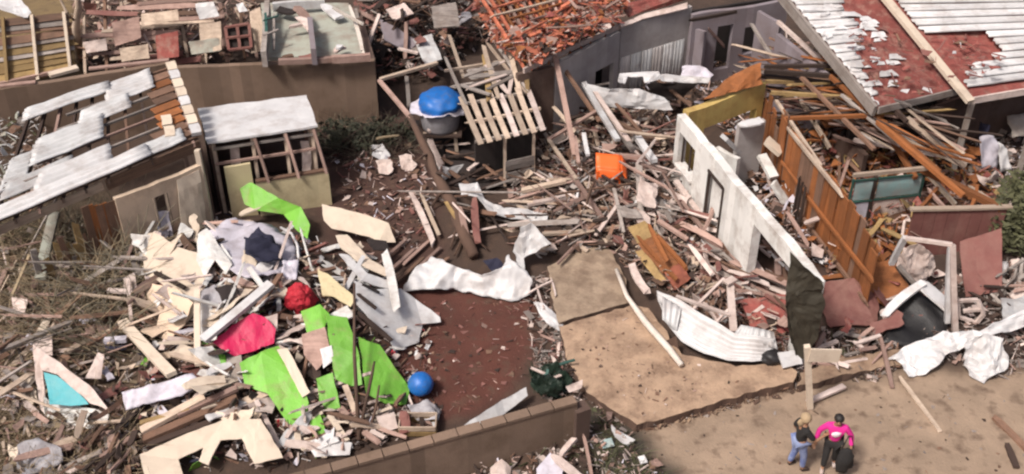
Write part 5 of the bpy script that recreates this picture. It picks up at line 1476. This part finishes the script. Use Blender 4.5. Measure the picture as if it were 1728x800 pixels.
BEAMS = [
    ((342, 574, .8), (458, 478, 1.0), .24, "white", "long white beam over magenta board"),
    ((420, 452, .7), (446, 488, .8), .12, "plaster", "short white stick crossing the long white beam"),
    ((333, 488, .7), (334, 616, .35), .14, "cream", "upright cream post left of magenta board"),
    ((206, 542, .4), (290, 632, .35), .24, "cream", "cream plank left of upright cream post"),
    ((262, 460, .5), (312, 486, .45), .10, "wooddark", "dark stick lying on the cream boards"),
    ((238, 728, .35), (345, 670, .4), .2, "woodpale", "pale timber, upper of those above the cream frame board"),
    ((240, 742, .3), (400, 672, .35), .2, "wood", "brown timber, longest of those above the cream frame board"),
    ((250, 752, .25), (420, 690, .3), .16, "wooddark", "dark timber just above the cream frame board"),
    ((300, 700, .4), (400, 655, .45), .14, "woodpink", "pink timber touching the long lime board"),
    ((236, 715, .35), (320, 690, .4), .12, "woodochre", "ochre timber at left end of the timbers"),
    ((432, 676, .35), (474, 756, .12), .10, "paper", "thin white strip along lower edge of long lime board"),
    ((556, 700, .3), (586, 745, .12), .12, "cream", "thin cream stick near front wall below lime boards"),
    ((582, 650, .4), (600, 700, .15), .12, "woodpale", "pale stake under the upright lime boards"),
    ((0, 592, .4), (122, 542, .5), .12, "woodgrey", "long grey pole at left edge in dry brush"),
    ((92, 360, .9), (68, 470, .4), .26, "greenfloor", "pale grey board standing in dry brush at left"),
    ((20, 500, .4), (50, 430, .8), .07, "straw", "yellowish cane leaning in dry brush at left"),
    ((118, 494, .4), (214, 505, .5), .07, "woodpale", "thin pale stick lying level over the dry brush"),
    ((182, 490, .45), (216, 492, .45), .12, "paper", "short pink stick end beside dry brush"),
    ((216, 470, .5), (222, 545, .3), .08, "paper", "thin pale upright stick left of cream boards"),
    ((500, 742, .15), (560, 700, .2), .06, "woodgrey", "thin grey stick left of the front wall"),
    ((176, 575, .35), (214, 572, .35), .16, "lilac", "white slat in dry brush left of cream plank"),
    ((178, 588, .25), (214, 586, .25), .10, "navy", "dark slat in dry brush left of cream plank")]
for (a, b, w, m, lab) in BEAMS:
    bar("loose_timber", Q(*a), Q(*b), w, min(.1, w * .6), m, var=2, label=lab, cat="timber")

# red bag and ball, blue ball, crate, teal trough
lump("red_bag", Q(506, 504, .35), .36, "red", squash=(.95, .8, 1.15), noise_amp=.25, facet=True, sub=4, label="bulging dark red bag in middle of heap", cat="bag")
lump("blue_ball", Q(710, 648, .30), .29, "blue", None, noise_amp=.05, squash=(1, 1, .95), sub=4, label="scuffed blue ball at right corner of lime boards", cat="ball")
ck = empty("wooden_crate", Q(706, 728), "small open wooden crate behind front wall", "crate")
k0 = Q(706, 726, .0)
for (x0, y0, x1, y1) in ((-.4, -.22, .4, -.22), (-.4, .22, .4, .22), (-.4, -.22, -.4, .22), (.4, -.22, .4, .22)):
    for z in (.10, .27):
        bar("crate_slat", k0 + Vector((x0, y0, z)), k0 + Vector((x1, y1, z)), .03, .12, "woodochre" if z < .2 else "woodpale", ck, var=1)
sheet("crate_floor", [k0 + Vector(v) for v in [(-.38, -.2, .04), (.38, -.2, .04), (.38, .2, .04), (-.38, .2, .04)]], "wooddark", .02, 0, 1, 0, False, ck)
tt = empty("teal_lined_trough", T(120, 690), "white folded trough with teal lining, lower left", "trough")
tA, tB, tC, tD = Q(66, 606, .75), Q(74, 688, .25), Q(178, 714, .15), Q(176, 690, .5)
inner = Q(160, 684, .3)
sheet("back_panel", [Q(60, 584, .95), Q(100, 612, .85), Q(150, 650, .7), Q(184, 692, .5), Q(152, 680, .46), Q(96, 632, .7), Q(70, 624, .72)], "paper", .03, .03, 4, .02, False, tt)
sheet("lining", [Q(74, 628, .68), Q(96, 634, .68), Q(130, 660, .58), Q(150, 682, .45), Q(120, 685, .42), Q(84, 682, .42)], "teal", .02, .02, 4, .01, False, tt)
sheet("front_panel", [Q(72, 668, .35), Q(84, 679, .24), Q(120, 684, .22), Q(160, 690, .3), Q(182, 700, .35), Q(176, 728, .1), Q(130, 718, .1), Q(76, 702, .1)], "plaster", .03, .03, 4, .02, False, tt)
sheet("side_panel", [Q(56, 580, .85), Q(68, 590, .85), Q(74, 640, .5), Q(76, 702, .12), Q(68, 690, .1), Q(60, 640, .5)], "paper", .03, .02, 3, .02, False, tt)
hp = tube("bent_hoop", [Q(474, 384, .7), Q(492, 394, .75), Q(502, 414, .7), Q(504, 436, .55)], [.035] * 4, "white", label="white curved hoop on right side of lilac cloth heap", cat="hoop")

# planks in the left lot
LP = [("wood", 3), ("woodpink", 3), ("woodpale", 3), ("paper", 2), ("cream", 2), ("wooddark", 2)]
planks("loose_board", [(245, 400), (400, 370), (540, 420), (600, 480), (560, 640), (420, 720), (260, 690), (250, 560)], 75, LP + [("lime", .8), ("white", 2), ("maroon", 1)], (.35, 1.3), (.07, .24), 20, 60,
       "small broken board mixed into the colourful heap in the left lot", "board", "boards in the colourful heap", lift=.25, tilt=.25)
planks("loose_board", [(560, 650), (720, 690), (720, 730), (600, 750), (480, 780), (480, 730)], 34, LP, (.3, 1.0), (.06, .18), 30, 60,
       "small broken board on the ground just inside front wall", "board", "boards inside the front wall", lift=.15, tilt=.2)
planks("long_pole", [(0, 420), (240, 400), (250, 560), (120, 700), (0, 720)], 26, [("woodgrey", 3), ("woodpale", 2), ("woodpink", 2), ("wood", 1)], (1.0, 2.8), (.03, .06), 40, 60,
       "p", "pole", "long thin poles in the dry brush", lift=.35, tilt=.25)
planks("long_pole", [(250, 400), (520, 400), (680, 520), (560, 700), (300, 720)], 30, [("paper", 3), ("plaster", 3), ("woodpale", 2), ("wood", 1)], (.9, 2.2), (.04, .09), 20, 60,
       "p", "pole", "long thin poles in the colourful heap", lift=.25, tilt=.2)
planks("loose_board", [(0, 480), (230, 420), (240, 560), (170, 700), (220, 800), (0, 800)], 60, [("woodpink", 3), ("woodgrey", 3), ("woodpale", 2), ("wood", 3), ("paper", 1.3)], (.4, 1.6), (.05, .16), 30, 60,
       "weathered board lying in dry brush along left edge", "board", "boards in the dry brush", lift=.25, tilt=.25)
planks("loose_board", [(150, 680), (240, 700), (235, 800), (170, 800)], 18, [("wood", 3), ("woodpink", 2), ("wooddark", 2)], (.5, 1.5), (.06, .16), 88, 18,
       "brown board pointing away from viewer left of the cream frame board", "board", "boards left of the cream frame", lift=.2, tilt=.15)
scatter_sheets("torn_board", [(245, 400), (360, 380), (520, 420), (560, 500), (560, 560), (500, 640), (420, 720), (260, 700), (250, 560)], 62, [("cream", 4), ("plaster", 4), ("paper", 3), ("white", 2), ("beige", 2), ("lilac", 1.2), ("maroon", 1), ("zinc", 1)], (.45, 1.5), "board", "torn boards in the colourful heap", lift=.12, aspect=(.2, .55))
scatter_sheets("torn_board", [(530, 430), (600, 400), (660, 470), (720, 560), (690, 610), (620, 560)], 16, [("cream", 3), ("plaster", 4), ("paper", 3), ("white", 3), ("woodpink", 1)], (.35, .9), "board", "torn boards around the torn white sheet", lift=.10, aspect=(.15, .4))
scatter_sheets("torn_board", [(0, 480), (200, 470), (230, 560), (170, 700), (220, 800), (0, 800)], 24, [("paper", 3), ("woodpink", 3), ("lilac", 1.2), ("tarpgrey", 2), ("cream", 1.5), ("maroon", 1)], (.3, .8), "board", "torn boards in the dry brush", lift=.1)
scatter_sheets("torn_board", [(560, 660), (720, 700), (640, 740), (490, 780), (480, 740)], 12, [("paper", 3), ("cream", 3), ("white", 2), ("maroon", 1)], (.3, .7), "board", "torn boards inside the front wall", lift=.08)
scatter_sheets("torn_sheet", [(1400, 430), (1540, 420), (1600, 500), (1480, 580), (1390, 560)], 12, [("maroon", 3), ("woodorange", 2), ("paper", 1.5), ("rust", 2)], (.4, .9), "sheet", "torn sheets left of the white posts", lift=.15)
shards("colourful_scraps", [(240, 390), (400, 365), (560, 420), (720, 560), (740, 720), (600, 760), (480, 790), (230, 800), (240, 560)], 2600,
       [("wood", 3), ("woodpink", 3), ("paper", 3), ("cream", 2.0), ("wooddark", 5), ("dark", 2), ("lime", .4), ("maroon", 2), ("white", 1.8), ("lilac", 1), ("navy", .8), ("red", .4)], (.06, .42), .22,
       "small mixed scraps filling gaps of the colourful heap", "scraps")
shards("brush_scraps", [(-60, 380), (240, 390), (250, 560), (230, 800), (-60, 860)], 2600, [("woodpink", 3), ("woodgrey", 3), ("woodpale", 2), ("wood", 3), ("paper", 1.2), ("wooddark", 2), ("straw", 3)], (.05, .4), .2,
       "small scraps lying among dry brush along left edge", "scraps")
shards("roof_edge_scraps", [(-40, 200), (60, 190), (110, 280), (60, 350), (-40, 390)], 500, [("greenfloor", 2), ("woodgrey", 3), ("zinc", 2), ("wood", 2), ("leaf", 1)], (.08, .5), .3,
       "small grey green scraps left of the torn tin roof", "scraps", z=1.2)
stems("dry_brush", [(40, 370), (200, 380), (240, 470), (200, 600), (60, 590), (-40, 520), (-40, 420)], 1100, "straw", (.5, 1.9), (.006, .018), .7, .8, label="tangled dry straw coloured brush left of cream boards", cat="brush", kind="stuff")
stems("dry_brush", [(60, 380), (250, 370), (250, 480), (230, 620), (80, 580)], 420, "twig", (.8, 2.2), (.008, .022), .5, .9, label="brown twigs standing in dry brush left of cream boards", cat="twigs", kind="stuff")
stems("dry_grass", [(-60, 560), (70, 580), (140, 720), (240, 700), (230, 830), (-60, 860)], 1300, "straw", (.3, 1.2), (.005, .014), .8, .7, label="dry grass along left edge below the teal trough", cat="grass", kind="stuff")
stems("dry_grass", [(-60, 300), (20, 300), (40, 420), (-60, 440)], 300, "leaf", (.3, 1.0), (.006, .016), .8, .7, label="green grass at left edge below the tin roof", cat="grass", kind="stuff")
for (a, b, c, r, lab) in [((606, 742, .1), (598, 600, 1.3), (598, 478, 2.3), .05, "thin bare sapling standing before upright lime boards"),
                          ((604, 742, .1), (626, 640, 1.0), (632, 610, 1.2), .045, "short forked sapling stem before the right lime board"),
                          ((618, 745, .1), (634, 690, .5), (640, 650, .8), .04, "short dark stem near the blue ball")]:
    tube("bare_sapling", [Q(*a), T(b[0], b[1], b[2]), T(c[0], c[1], c[2])], [r, r * .8, r * .5], "bark", seg=6, label=lab, cat="sapling")

# ------------------------------------------------------------------ front wall of the lot
fwl = empty("front_compound_wall", T(760, 800), "low tan concrete wall running along the bottom centre", "wall")
A, B = XY(T(380, 840, 1.15)), XY(T(972, 676, 1.25))
wall("wall_body", A, B, 1.12, .18, "tan", fwl, hB=1.25, broken=.06, seed=40)
for i in range(14):
    p = Vector((*A, 0)).lerp(Vector((*B, 0)), i / 14); q = Vector((*A, 0)).lerp(Vector((*B, 0)), (i + .96) / 14)
    z = 1.145 + .13 * i / 14
    bar("coping_block", (p.x, p.y, z), (q.x, q.y, z + .01), .23, .07, "tan", fwl, var=1)
wall("pier", XY(T(968, 680, 1.25)), XY(T(992, 672, 1.25)), 1.1, .32, "brownwall", fwl, broken=.2, seed=41)
bx_ = empty("dark_green_bags", Q(930, 660), "heap of blackish green plastic behind right end of front wall", "bags")
for pts in ([(892, 622, .25), (915, 610, .4), (948, 616, .45), (962, 640, .3), (950, 664, .2), (915, 668, .15), (896, 650, .2)], [(900, 640, .4), (925, 628, .55), (946, 645, .5), (938, 668, .3), (910, 664, .3)]):
    sheet("bag", QS(pts), "bag", .01, .30, 7, .06, parent=bx_, fscale=2.2)
stems("stalk", [(892, 615), (960, 615), (962, 665), (900, 668)], 60, "darkleaf", (.3, .8), (.006, .014), parent=bx_)
for k_ in range(7):
    a_ = Q(rnd.uniform(895, 960), rnd.uniform(620, 665), .3)
    bar("slat", a_, a_ + Vector((rnd.uniform(-.5, .5), rnd.uniform(-.3, .3), rnd.uniform(.0, .25))), .07, .03, rnd.choice(["wooddark", "green", "paper"]), bx_)
sheet("white_flap", QS([(955, 652, .5), (984, 640, .55), (980, 656, .4), (960, 662, .4)]), "paper", .02, .05, 3, .03, label="white flap at right side of dark green bags", cat="flap")
for (pts, m, lab) in [([(826, 790, .15), (846, 776, .3), (862, 790, .15), (858, 815, .1), (830, 815, .1)], "paper", "pale lump below the front wall at bottom edge"),
                      ([(905, 790, .3), (930, 765, .4), (950, 790, .25), (945, 820, .1), (905, 820, .1)], "lilac", "white cloth below right end of front wall"),
                      ([(1030, 716, .15), (1046, 728, .15), (1072, 744, .12), (1060, 752, .1), (1036, 738, .12)], "white", "white flat scrap in the dark ditch"),
                      ([(1014, 742, .12), (1032, 738, .15), (1036, 752, .1), (1018, 756, .1)], "paleteal", "small greenish scrap in the dark ditch"),
                      ([(1076, 772, .12), (1088, 768, .2), (1092, 782, .1), (1080, 786, .1)], "white", "tiny white scrap at road side of dark ditch")]:
    sheet("ditch_scrap", QS(pts), m, .02, .06, 3, .03, label=lab, cat="scrap")
for (a, b, w, m, lab) in [((930, 768, .4), (985, 812, .15), .16, "paper", "white stick sloping right below front wall"), ((945, 770, .35), (970, 740, .4), .12, "paper", "white stick sloping left below front wall"),
                          ((676, 772, .3), (684, 808, .2), .06, "woodpale", "thin pale stake leaning on front wall at bottom edge"), ((985, 735, .3), (1000, 812, .15), .07, "woodpink", "thin pink stick lying in dark ditch"),
                          ((706, 790, .3), (700, 815, .2), .08, "straw", "straw coloured stick at bottom edge before front wall")]:
    bar("ditch_stick", Q(*a), Q(*b), w, w * .7, m, label=lab, cat="stick")
shards("ditch_rubble", [(640, 812), (840, 780), (985, 735), (1000, 690), (1040, 715), (1120, 800), (1140, 900), (640, 900)], 1500, [("stone", 3), ("woodpink", 3), ("paper", 2), ("wooddark", 3), ("leaf", 2), ("wood", 2), ("lilac", 1)], (.05, .35), .15,
       "small rubble below the front wall and in dark ditch", "rubble")
stems("ditch_grass", [(1000, 690), (1050, 720), (1140, 830), (1040, 860), (1000, 760)], 500, "leaf", (.12, .5), (.005, .012), .8, .9, label="low dark grass in the ditch beside road", cat="grass", kind="stuff")

# ------------------------------------------------------------------ right lower rubble, road things
shards("kerb_rubble", [(1330, 560), (1480, 560), (1540, 610), (1480, 645), (1340, 640), (1290, 610)], 900, [("wooddark", 3), ("woodpink", 2), ("paper", 2), ("stone", 3), ("wood", 3), ("leaf", 1)], (.05, .32), .12,
       "small rubble along road edge below hanging tarp", "rubble")
shards("right_rubble", [(1540, 470), (1780, 420), (1780, 620), (1690, 640), (1560, 600)], 1300, [("wooddark", 3), ("woodpink", 2.5), ("paper", 1.5), ("stone", 3), ("woodgrey", 3), ("maroon", 1)], (.06, .4), .15,
       "small rubble around white sheets at lower right", "rubble")
shards("porch_rubble", [(1500, 190), (1780, 190), (1780, 330), (1700, 350), (1640, 290)], 1000, [("wooddark", 3), ("woodpink", 2), ("woodgrey", 3), ("paper", 1.5), ("stone", 2), ("lilac", 1)], (.08, .45), .25,
       "small rubble in front of porch at right edge", "rubble")
shards("road_stones", [(1080, 730), (1340, 660), (1728, 650), (1900, 660), (1900, 900), (1150, 900)], 320, [("stone", 3), ("wood", 2), ("wooddark", 1.5)], (.03, .14), .01,
       "scattered small stones and chips on tan road", "stones", flat=.15)
shards("pad_stones", [(950, 560), (1060, 520), (1150, 610), (1330, 620), (1080, 705)], 150, [("wood", 4), ("woodpink", 2), ("wooddark", 2), ("paper", .5)], (.03, .13), .01,
       "small stones and chips scattered on the concrete pad", "stones", z=.25, flat=.15)
planks("broken_plank", [(1390, 560), (1480, 565), (1490, 610), (1400, 620), (1345, 600)], 14, [("woodgrey", 2), ("paper", 2), ("woodpink", 2)], (.4, 1.1), (.05, .12), 15, 40,
       "small plank on the earth ledge right of signpost", "plank", "planks on the earth ledge", z=.15, lift=.12, tilt=.15)
planks("broken_plank", [(1650, 470), (1740, 450), (1740, 520), (1660, 520)], 16, [("woodgrey", 3), ("wooddark", 2), ("woodpink", 1)], (.5, 1.4), (.05, .14), 30, 50,
       "grey plank in the rubble under the green bush", "plank", "planks under the bush", lift=.2, tilt=.2)
for (a, b, w, m, lab) in [((1487, 572, .4), (1506, 656, .05), .10, "woodpink", "pink grey stake sloping onto road left of white sheet"),
                          ((1520, 638, .1), (1588, 730, .04), .10, "woodpale", "long tan stick lying on the road"),
                          ((1676, 702, .06), (1735, 760, .04), .16, "wood", "brown plank on road at right edge"),
                          ((1700, 750, .05), (1716, 790, .04), .14, "wooddark", "dark short plank on road at right edge"),
                          ((1444, 580, .3), (1486, 566, .35), .10, "paper", "pale stick on earth ledge left of white sheet"),
                          ((1440, 576, .25), (1462, 592, .2), .09, "paper", "short pale stick crossing another on earth ledge")]:
    bar("road_stick", Q(*a), Q(*b), w, w * .5, m, label=lab, cat="stick")
sheet("white_box_side", QS([(1312, 596, .5), (1348, 590, .55), (1352, 614, .3), (1320, 622, .28)]), "white", .05, .02, 3, .02, label="white square board at foot of hanging tarp", cat="board")
lump("dark_tyre_heap", Q(1302, 604, .3), .28, "black", squash=(1, .8, .7), noise_amp=.3, label="small black plastic heap at right end of curved sheet", cat="plastic heap")
sp_ = empty("signpost", T(1366, 690), "pale wooden post with blank board at top, beside the people", "signpost")
sp0 = T(1367, 688, .0)
zt = 1.95
topp = T(1362, 584, zt)
bar("post", sp0, topp, .13, .12, "cream", sp_, var=0)
bar("board", topp + Vector((.06, -.07, -.20)), topp + Vector((.74, -.05, -.24)), .04, .36, "cream", sp_, var=0)
bar("foot_board", sp0 + Vector((-.05, .1, .08)), sp0 + Vector((.9, .6, .1)), .14, .06, "paper", sp_, var=1)

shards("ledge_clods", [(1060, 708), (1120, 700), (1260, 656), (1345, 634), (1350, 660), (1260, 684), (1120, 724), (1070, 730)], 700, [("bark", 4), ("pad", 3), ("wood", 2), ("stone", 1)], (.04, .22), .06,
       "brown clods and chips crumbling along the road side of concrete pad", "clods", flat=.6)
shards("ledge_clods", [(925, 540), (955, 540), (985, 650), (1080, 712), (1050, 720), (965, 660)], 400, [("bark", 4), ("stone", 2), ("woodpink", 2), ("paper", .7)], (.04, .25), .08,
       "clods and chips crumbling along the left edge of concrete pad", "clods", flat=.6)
# the wreckage goes on beyond both sides of the picture
shards("side_rubble", [(1728, 180), (2100, 150), (2200, 620), (1728, 620)], 1500, [("wooddark", 3), ("woodpink", 2), ("woodgrey", 3), ("paper", 1.5), ("stone", 2), ("wood", 2)], (.1, .6), .3,
       "mixed rubble going on past the right edge of view", "rubble")
shards("side_rubble", [(-400, 250), (0, 330), (0, 800), (-500, 860)], 1500, [("wooddark", 3), ("woodpink", 2), ("woodgrey", 3), ("straw", 3), ("wood", 2)], (.1, .6), .3,
       "mixed rubble going on past the left edge of view", "rubble")

# ------------------------------------------------------------------ people
def skinned(name, pts, edges, m, parent=None, sub=2, root=0, **kw):
    me = bpy.data.meshes.new(name)
    bm = bmesh.new()
    lay = bm.verts.layers.skin.verify()
    vs = []
    for i, (p, r) in enumerate(pts):
        v = bm.verts.new(p)
        rr = r if isinstance(r, tuple) else (r, r)
        v[lay].radius = rr
        v[lay].use_root = (i == root)
        vs.append(v)
    for a, b in edges: bm.edges.new((vs[a], vs[b]))
    bm.to_mesh(me); bm.free()
    me.materials.append(M[m])
    o = bpy.data.objects.new(name, me)
    sk = o.modifiers.new("skin", 'SKIN'); sk.use_smooth_shade = True
    sb_ = o.modifiers.new("smooth", 'SUBSURF'); sb_.levels = sub; sb_.render_levels = sub
    return reg(o, parent, **kw)


def person(base, face, J, shirt, legs, label, sleeve=1.0, hat=False, print_=False):
    """J: joint offsets in the person's own frame (x = their left, y = forward, z up)"""
    e = empty("person", base, label, "person")
    c, s = math.cos(face), math.sin(face)
    W = lambda p: Vector((base[0] + p[0] * c - p[1] * s, base[1] + p[0] * s + p[1] * c, base[2] + p[2]))
    pel, chest, neck, head = J["pelvis"], J["chest"], J["neck"], J["head"]
    pts = [(W(pel), .125), (W(((pel[0] + chest[0]) / 2, (pel[1] + chest[1]) / 2, (pel[2] + chest[2]) / 2)), .11), (W(chest), .135), (W(neck), .058),
           (W((head[0], head[1], head[2] - .06)), .075), (W((head[0], head[1] + .01, head[2] + .03)), .092), (W((head[0], head[1] - .005, head[2] + .10)), .06)]
    ed = [(0, 1), (1, 2), (2, 3), (3, 4), (4, 5), (5, 6)]
    nose = len(pts); pts.append((W((head[0], head[1] + .115, head[2])), .018)); ed.append((5, nose))
    for sd in ("L", "R"):
        sg = 1 if sd == "L" else -1
        sh_, el, wr = J["sh" + sd], J["el" + sd], J["wr" + sd]
        i = len(pts)
        pts += [(W(sh_), .062), (W(el), .045), (W(wr), .028)]
        ed += [(2, i), (i, i + 1), (i + 1, i + 2)]
        d = (Vector(wr) - Vector(el)).normalized()
        palm = Vector(wr) + d * .07
        pts.append((W(palm), (.040, .020))); ed.append((i + 2, i + 3))
        side = Vector((1, 0, 0)) if abs(d.x) < .8 else Vector((0, 1, 0))
        side = (side - d * side.dot(d)).normalized()
        for k, (o_, ln) in enumerate(((-.032, .075), (-.011, .09), (.011, .085), (.032, .065))):
            j = len(pts)
            b0 = palm + side * o_ + d * .03
            cur = Vector((0, .02, 0))
            pts += [(W(b0), .010), (W(b0 + d * ln * .55), .009), (W(b0 + d * ln + cur), .008)]
            ed += [(i + 3, j), (j, j + 1), (j + 1, j + 2)]
        j = len(pts)
        b0 = palm - d * .03 - side * .045 * sg
        pts += [(W(b0), .011), (W(b0 + d * .045 - side * .02 * sg), .010)]
        ed += [(i + 3, j), (j, j + 1)]
        hp_, kn, an, toe = J["hp" + sd], J["kn" + sd], J["an" + sd], J["to" + sd]
        i = len(pts)
        pts += [(W(hp_), .092), (W(kn), .060), (W(an), .040), (W(toe), (.042, .03))]
        ed += [(0, i), (i, i + 1), (i + 1, i + 2), (i + 2, i + 3)]
    skinned("body", pts, ed, "skin", e)
    # clothes: shells that follow the same joints
    P2 = [(W((pel[0], pel[1], pel[2] - .02)), .150), (W(((pel[0] + chest[0]) / 2, (pel[1] + chest[1]) / 2, (pel[2] + chest[2]) / 2)), .142), (W(chest), .165), (W((neck[0], neck[1], neck[2] - .05)), .085)]
    E2 = [(0, 1), (1, 2), (2, 3)]
    for sd in ("L", "R"):
        a, b, w = Vector(J["sh" + sd]), Vector(J["el" + sd]), Vector(J["wr" + sd])
        i = len(P2)
        P2 += [(W(a), .085), (W(a.lerp(b, .9)), .068)]
        E2 += [(2, i), (i, i + 1)]
        if sleeve > .6:
            P2.append((W(b.lerp(w, .85)), .050)); E2.append((i + 1, i + 2))
    skinned("shirt", P2, E2, shirt, e)
    P3 = [(W(pel), .155)]; E3 = []
    for sd in ("L", "R"):
        i = len(P3)
        an = Vector(J["an" + sd])
        P3 += [(W(J["hp" + sd]), .118), (W(J["kn" + sd]), .084), (W(an + Vector((0, 0, .04))), .066)]
        E3 += [(0, i), (i, i + 1), (i + 1, i + 2)]
    skinned("trousers", P3, E3, legs, e)
    for sd in ("L", "R"):
        an, toe = Vector(J["an" + sd]), Vector(J["to" + sd])
        skinned("shoe", [(W(an + Vector((0, -.03, -.03))), .052), (W((an + toe) / 2 + Vector((0, 0, -.005))), .05), (W(toe + Vector((0, .02, 0))), .042)], [(0, 1), (1, 2)], "paper" if print_ else "wooddark", e, 1)
    hc = (head[0], head[1] - .02, head[2] + .065)
    hr = lump("hair", W(hc), .118, "hair", e, noise_amp=.06, squash=(.95, 1.0, .85), sub=3)
    if not hat:
        lump("hair_bun", W((head[0], head[1] - .11, head[2] - .02)), .085, "hair", e, noise_amp=.1, squash=(1, .8, 1.5), sub=2)
    for sg in (-1, 1):
        lump("eye", W((head[0] + sg * .035, head[1] + .088, head[2] + .03)), .013, "black", e, noise_amp=0, sub=1)
        lump("ear", W((head[0] + sg * .092, head[1], head[2] + .01)), .026, "skin", e, noise_amp=.05, squash=(.5, .8, 1.2), sub=1)
    lump("mouth", W((head[0], head[1] + .088, head[2] - .055)), .02, "red", e, noise_amp=0, squash=(1.2, .4, .4), sub=1)
    if hat:
        hcen = W((head[0], head[1], head[2] + .10))
        lump("headscarf", W((head[0], head[1] - .015, head[2] + .06)), .128, "straw_hat", e, noise_amp=.12, nscale=2.4, squash=(.98, 1.02, .95), sub=3)
        lump("scarf_tail", W((head[0], head[1] - .12, head[2] - .06)), .08, "straw_hat", e, noise_amp=.2, squash=(1, .6, 1.5), sub=2)
    if print_:
        lump("shirt_print", W((chest[0], chest[1] + .145, chest[2] - .03)), .11, "whitecloth", e, noise_amp=.3, squash=(1.0, .35, .75), sub=2)
    e.scale = (.93, .93, .93)
    return e


def joints(stride=.1, armL=(0.33, .05, .82), armR=(-.33, .05, .82), elL=(.30, -.03, 1.07), elR=(-.30, -.03, 1.07), lean=0.0):
    return dict(pelvis=(0, 0, .90), chest=(0, lean, 1.25), neck=(0, lean * 1.2 + .01, 1.43), head=(0, lean * 1.3 + .03, 1.54),
                shL=(.19, lean, 1.34), shR=(-.19, lean, 1.34), elL=elL, elR=elR, wrL=armL, wrR=armR,
                hpL=(.095, 0, .84), hpR=(-.095, 0, .84), knL=(.11, stride * .6 + .03, .47), knR=(-.11, -stride * .4 + .03, .47),
                anL=(.12, stride, .085), anR=(-.12, -stride, .085), toL=(.14, stride + .16, .045), toR=(-.14, -stride + .16, .045))


g1 = T(1341, 791, 0)
person((g1.x, g1.y, .03), math.radians(-75), joints(.10, armL=(.20, .42, 1.12), elL=(.27, .18, 1.08), armR=(-.25, .22, .86)), "blacktop", "jeans",
       "person in black shirt, blue jeans and tan headscarf standing left of signpost", sleeve=.5, hat=True)
g2 = T(1396, 789, 0)
person((g2.x, g2.y, .03), math.radians(165), joints(.14, armL=(.40, .12, .86), elL=(.37, .0, 1.08), armR=(-.38, .14, .86), elR=(-.36, .0, 1.08), lean=.03), "pink", "blacktop",
       "person in magenta shirt and black trousers standing right of signpost", sleeve=1.0, print_=True)
bg = empty("shoulder_bag", (g2.x + .26, g2.y - .24, .1), "black bag carried in front of the person in magenta", "bag")
lump("bag_body", (g2.x + .22, g2.y - .25, .50), .25, "blacktop", bg, noise_amp=.35, nscale=1.8, squash=(.75, .5, 1.35), sub=3)
tube("bag_strap", [(g2.x + .12, g2.y - .22, .82), (g2.x + .22, g2.y - .16, 1.12), (g2.x + .30, g2.y - .14, 1.1), (g2.x + .36, g2.y - .22, .82)], [.015] * 4, "black", bg, seg=5)

# ------------------------------------------------------------------ look-alikes are told apart by their order in view
ORD = ["first", "second", "third", "fourth", "fifth", "sixth", "seventh", "eighth", "ninth", "tenth"]
by_label = {}
for o in list(COL.objects):
    if o.parent is None and o.get("label"): by_label.setdefault(o["label"], []).append(o)
for lab, obs in by_label.items():
    if len(obs) < 2 or len(obs) > 10: continue
    obs.sort(key=lambda o: proj(o.matrix_basis.translation)[0])
    for k, o in enumerate(obs):
        l2 = lab.replace("rising to the", "rising").replace("lying level", "level") if len(lab.split()) > 12 else lab
        o["label"] = (("left " if k == 0 else "right ") if len(obs) == 2 else ORD[k] + " from left: ") + l2
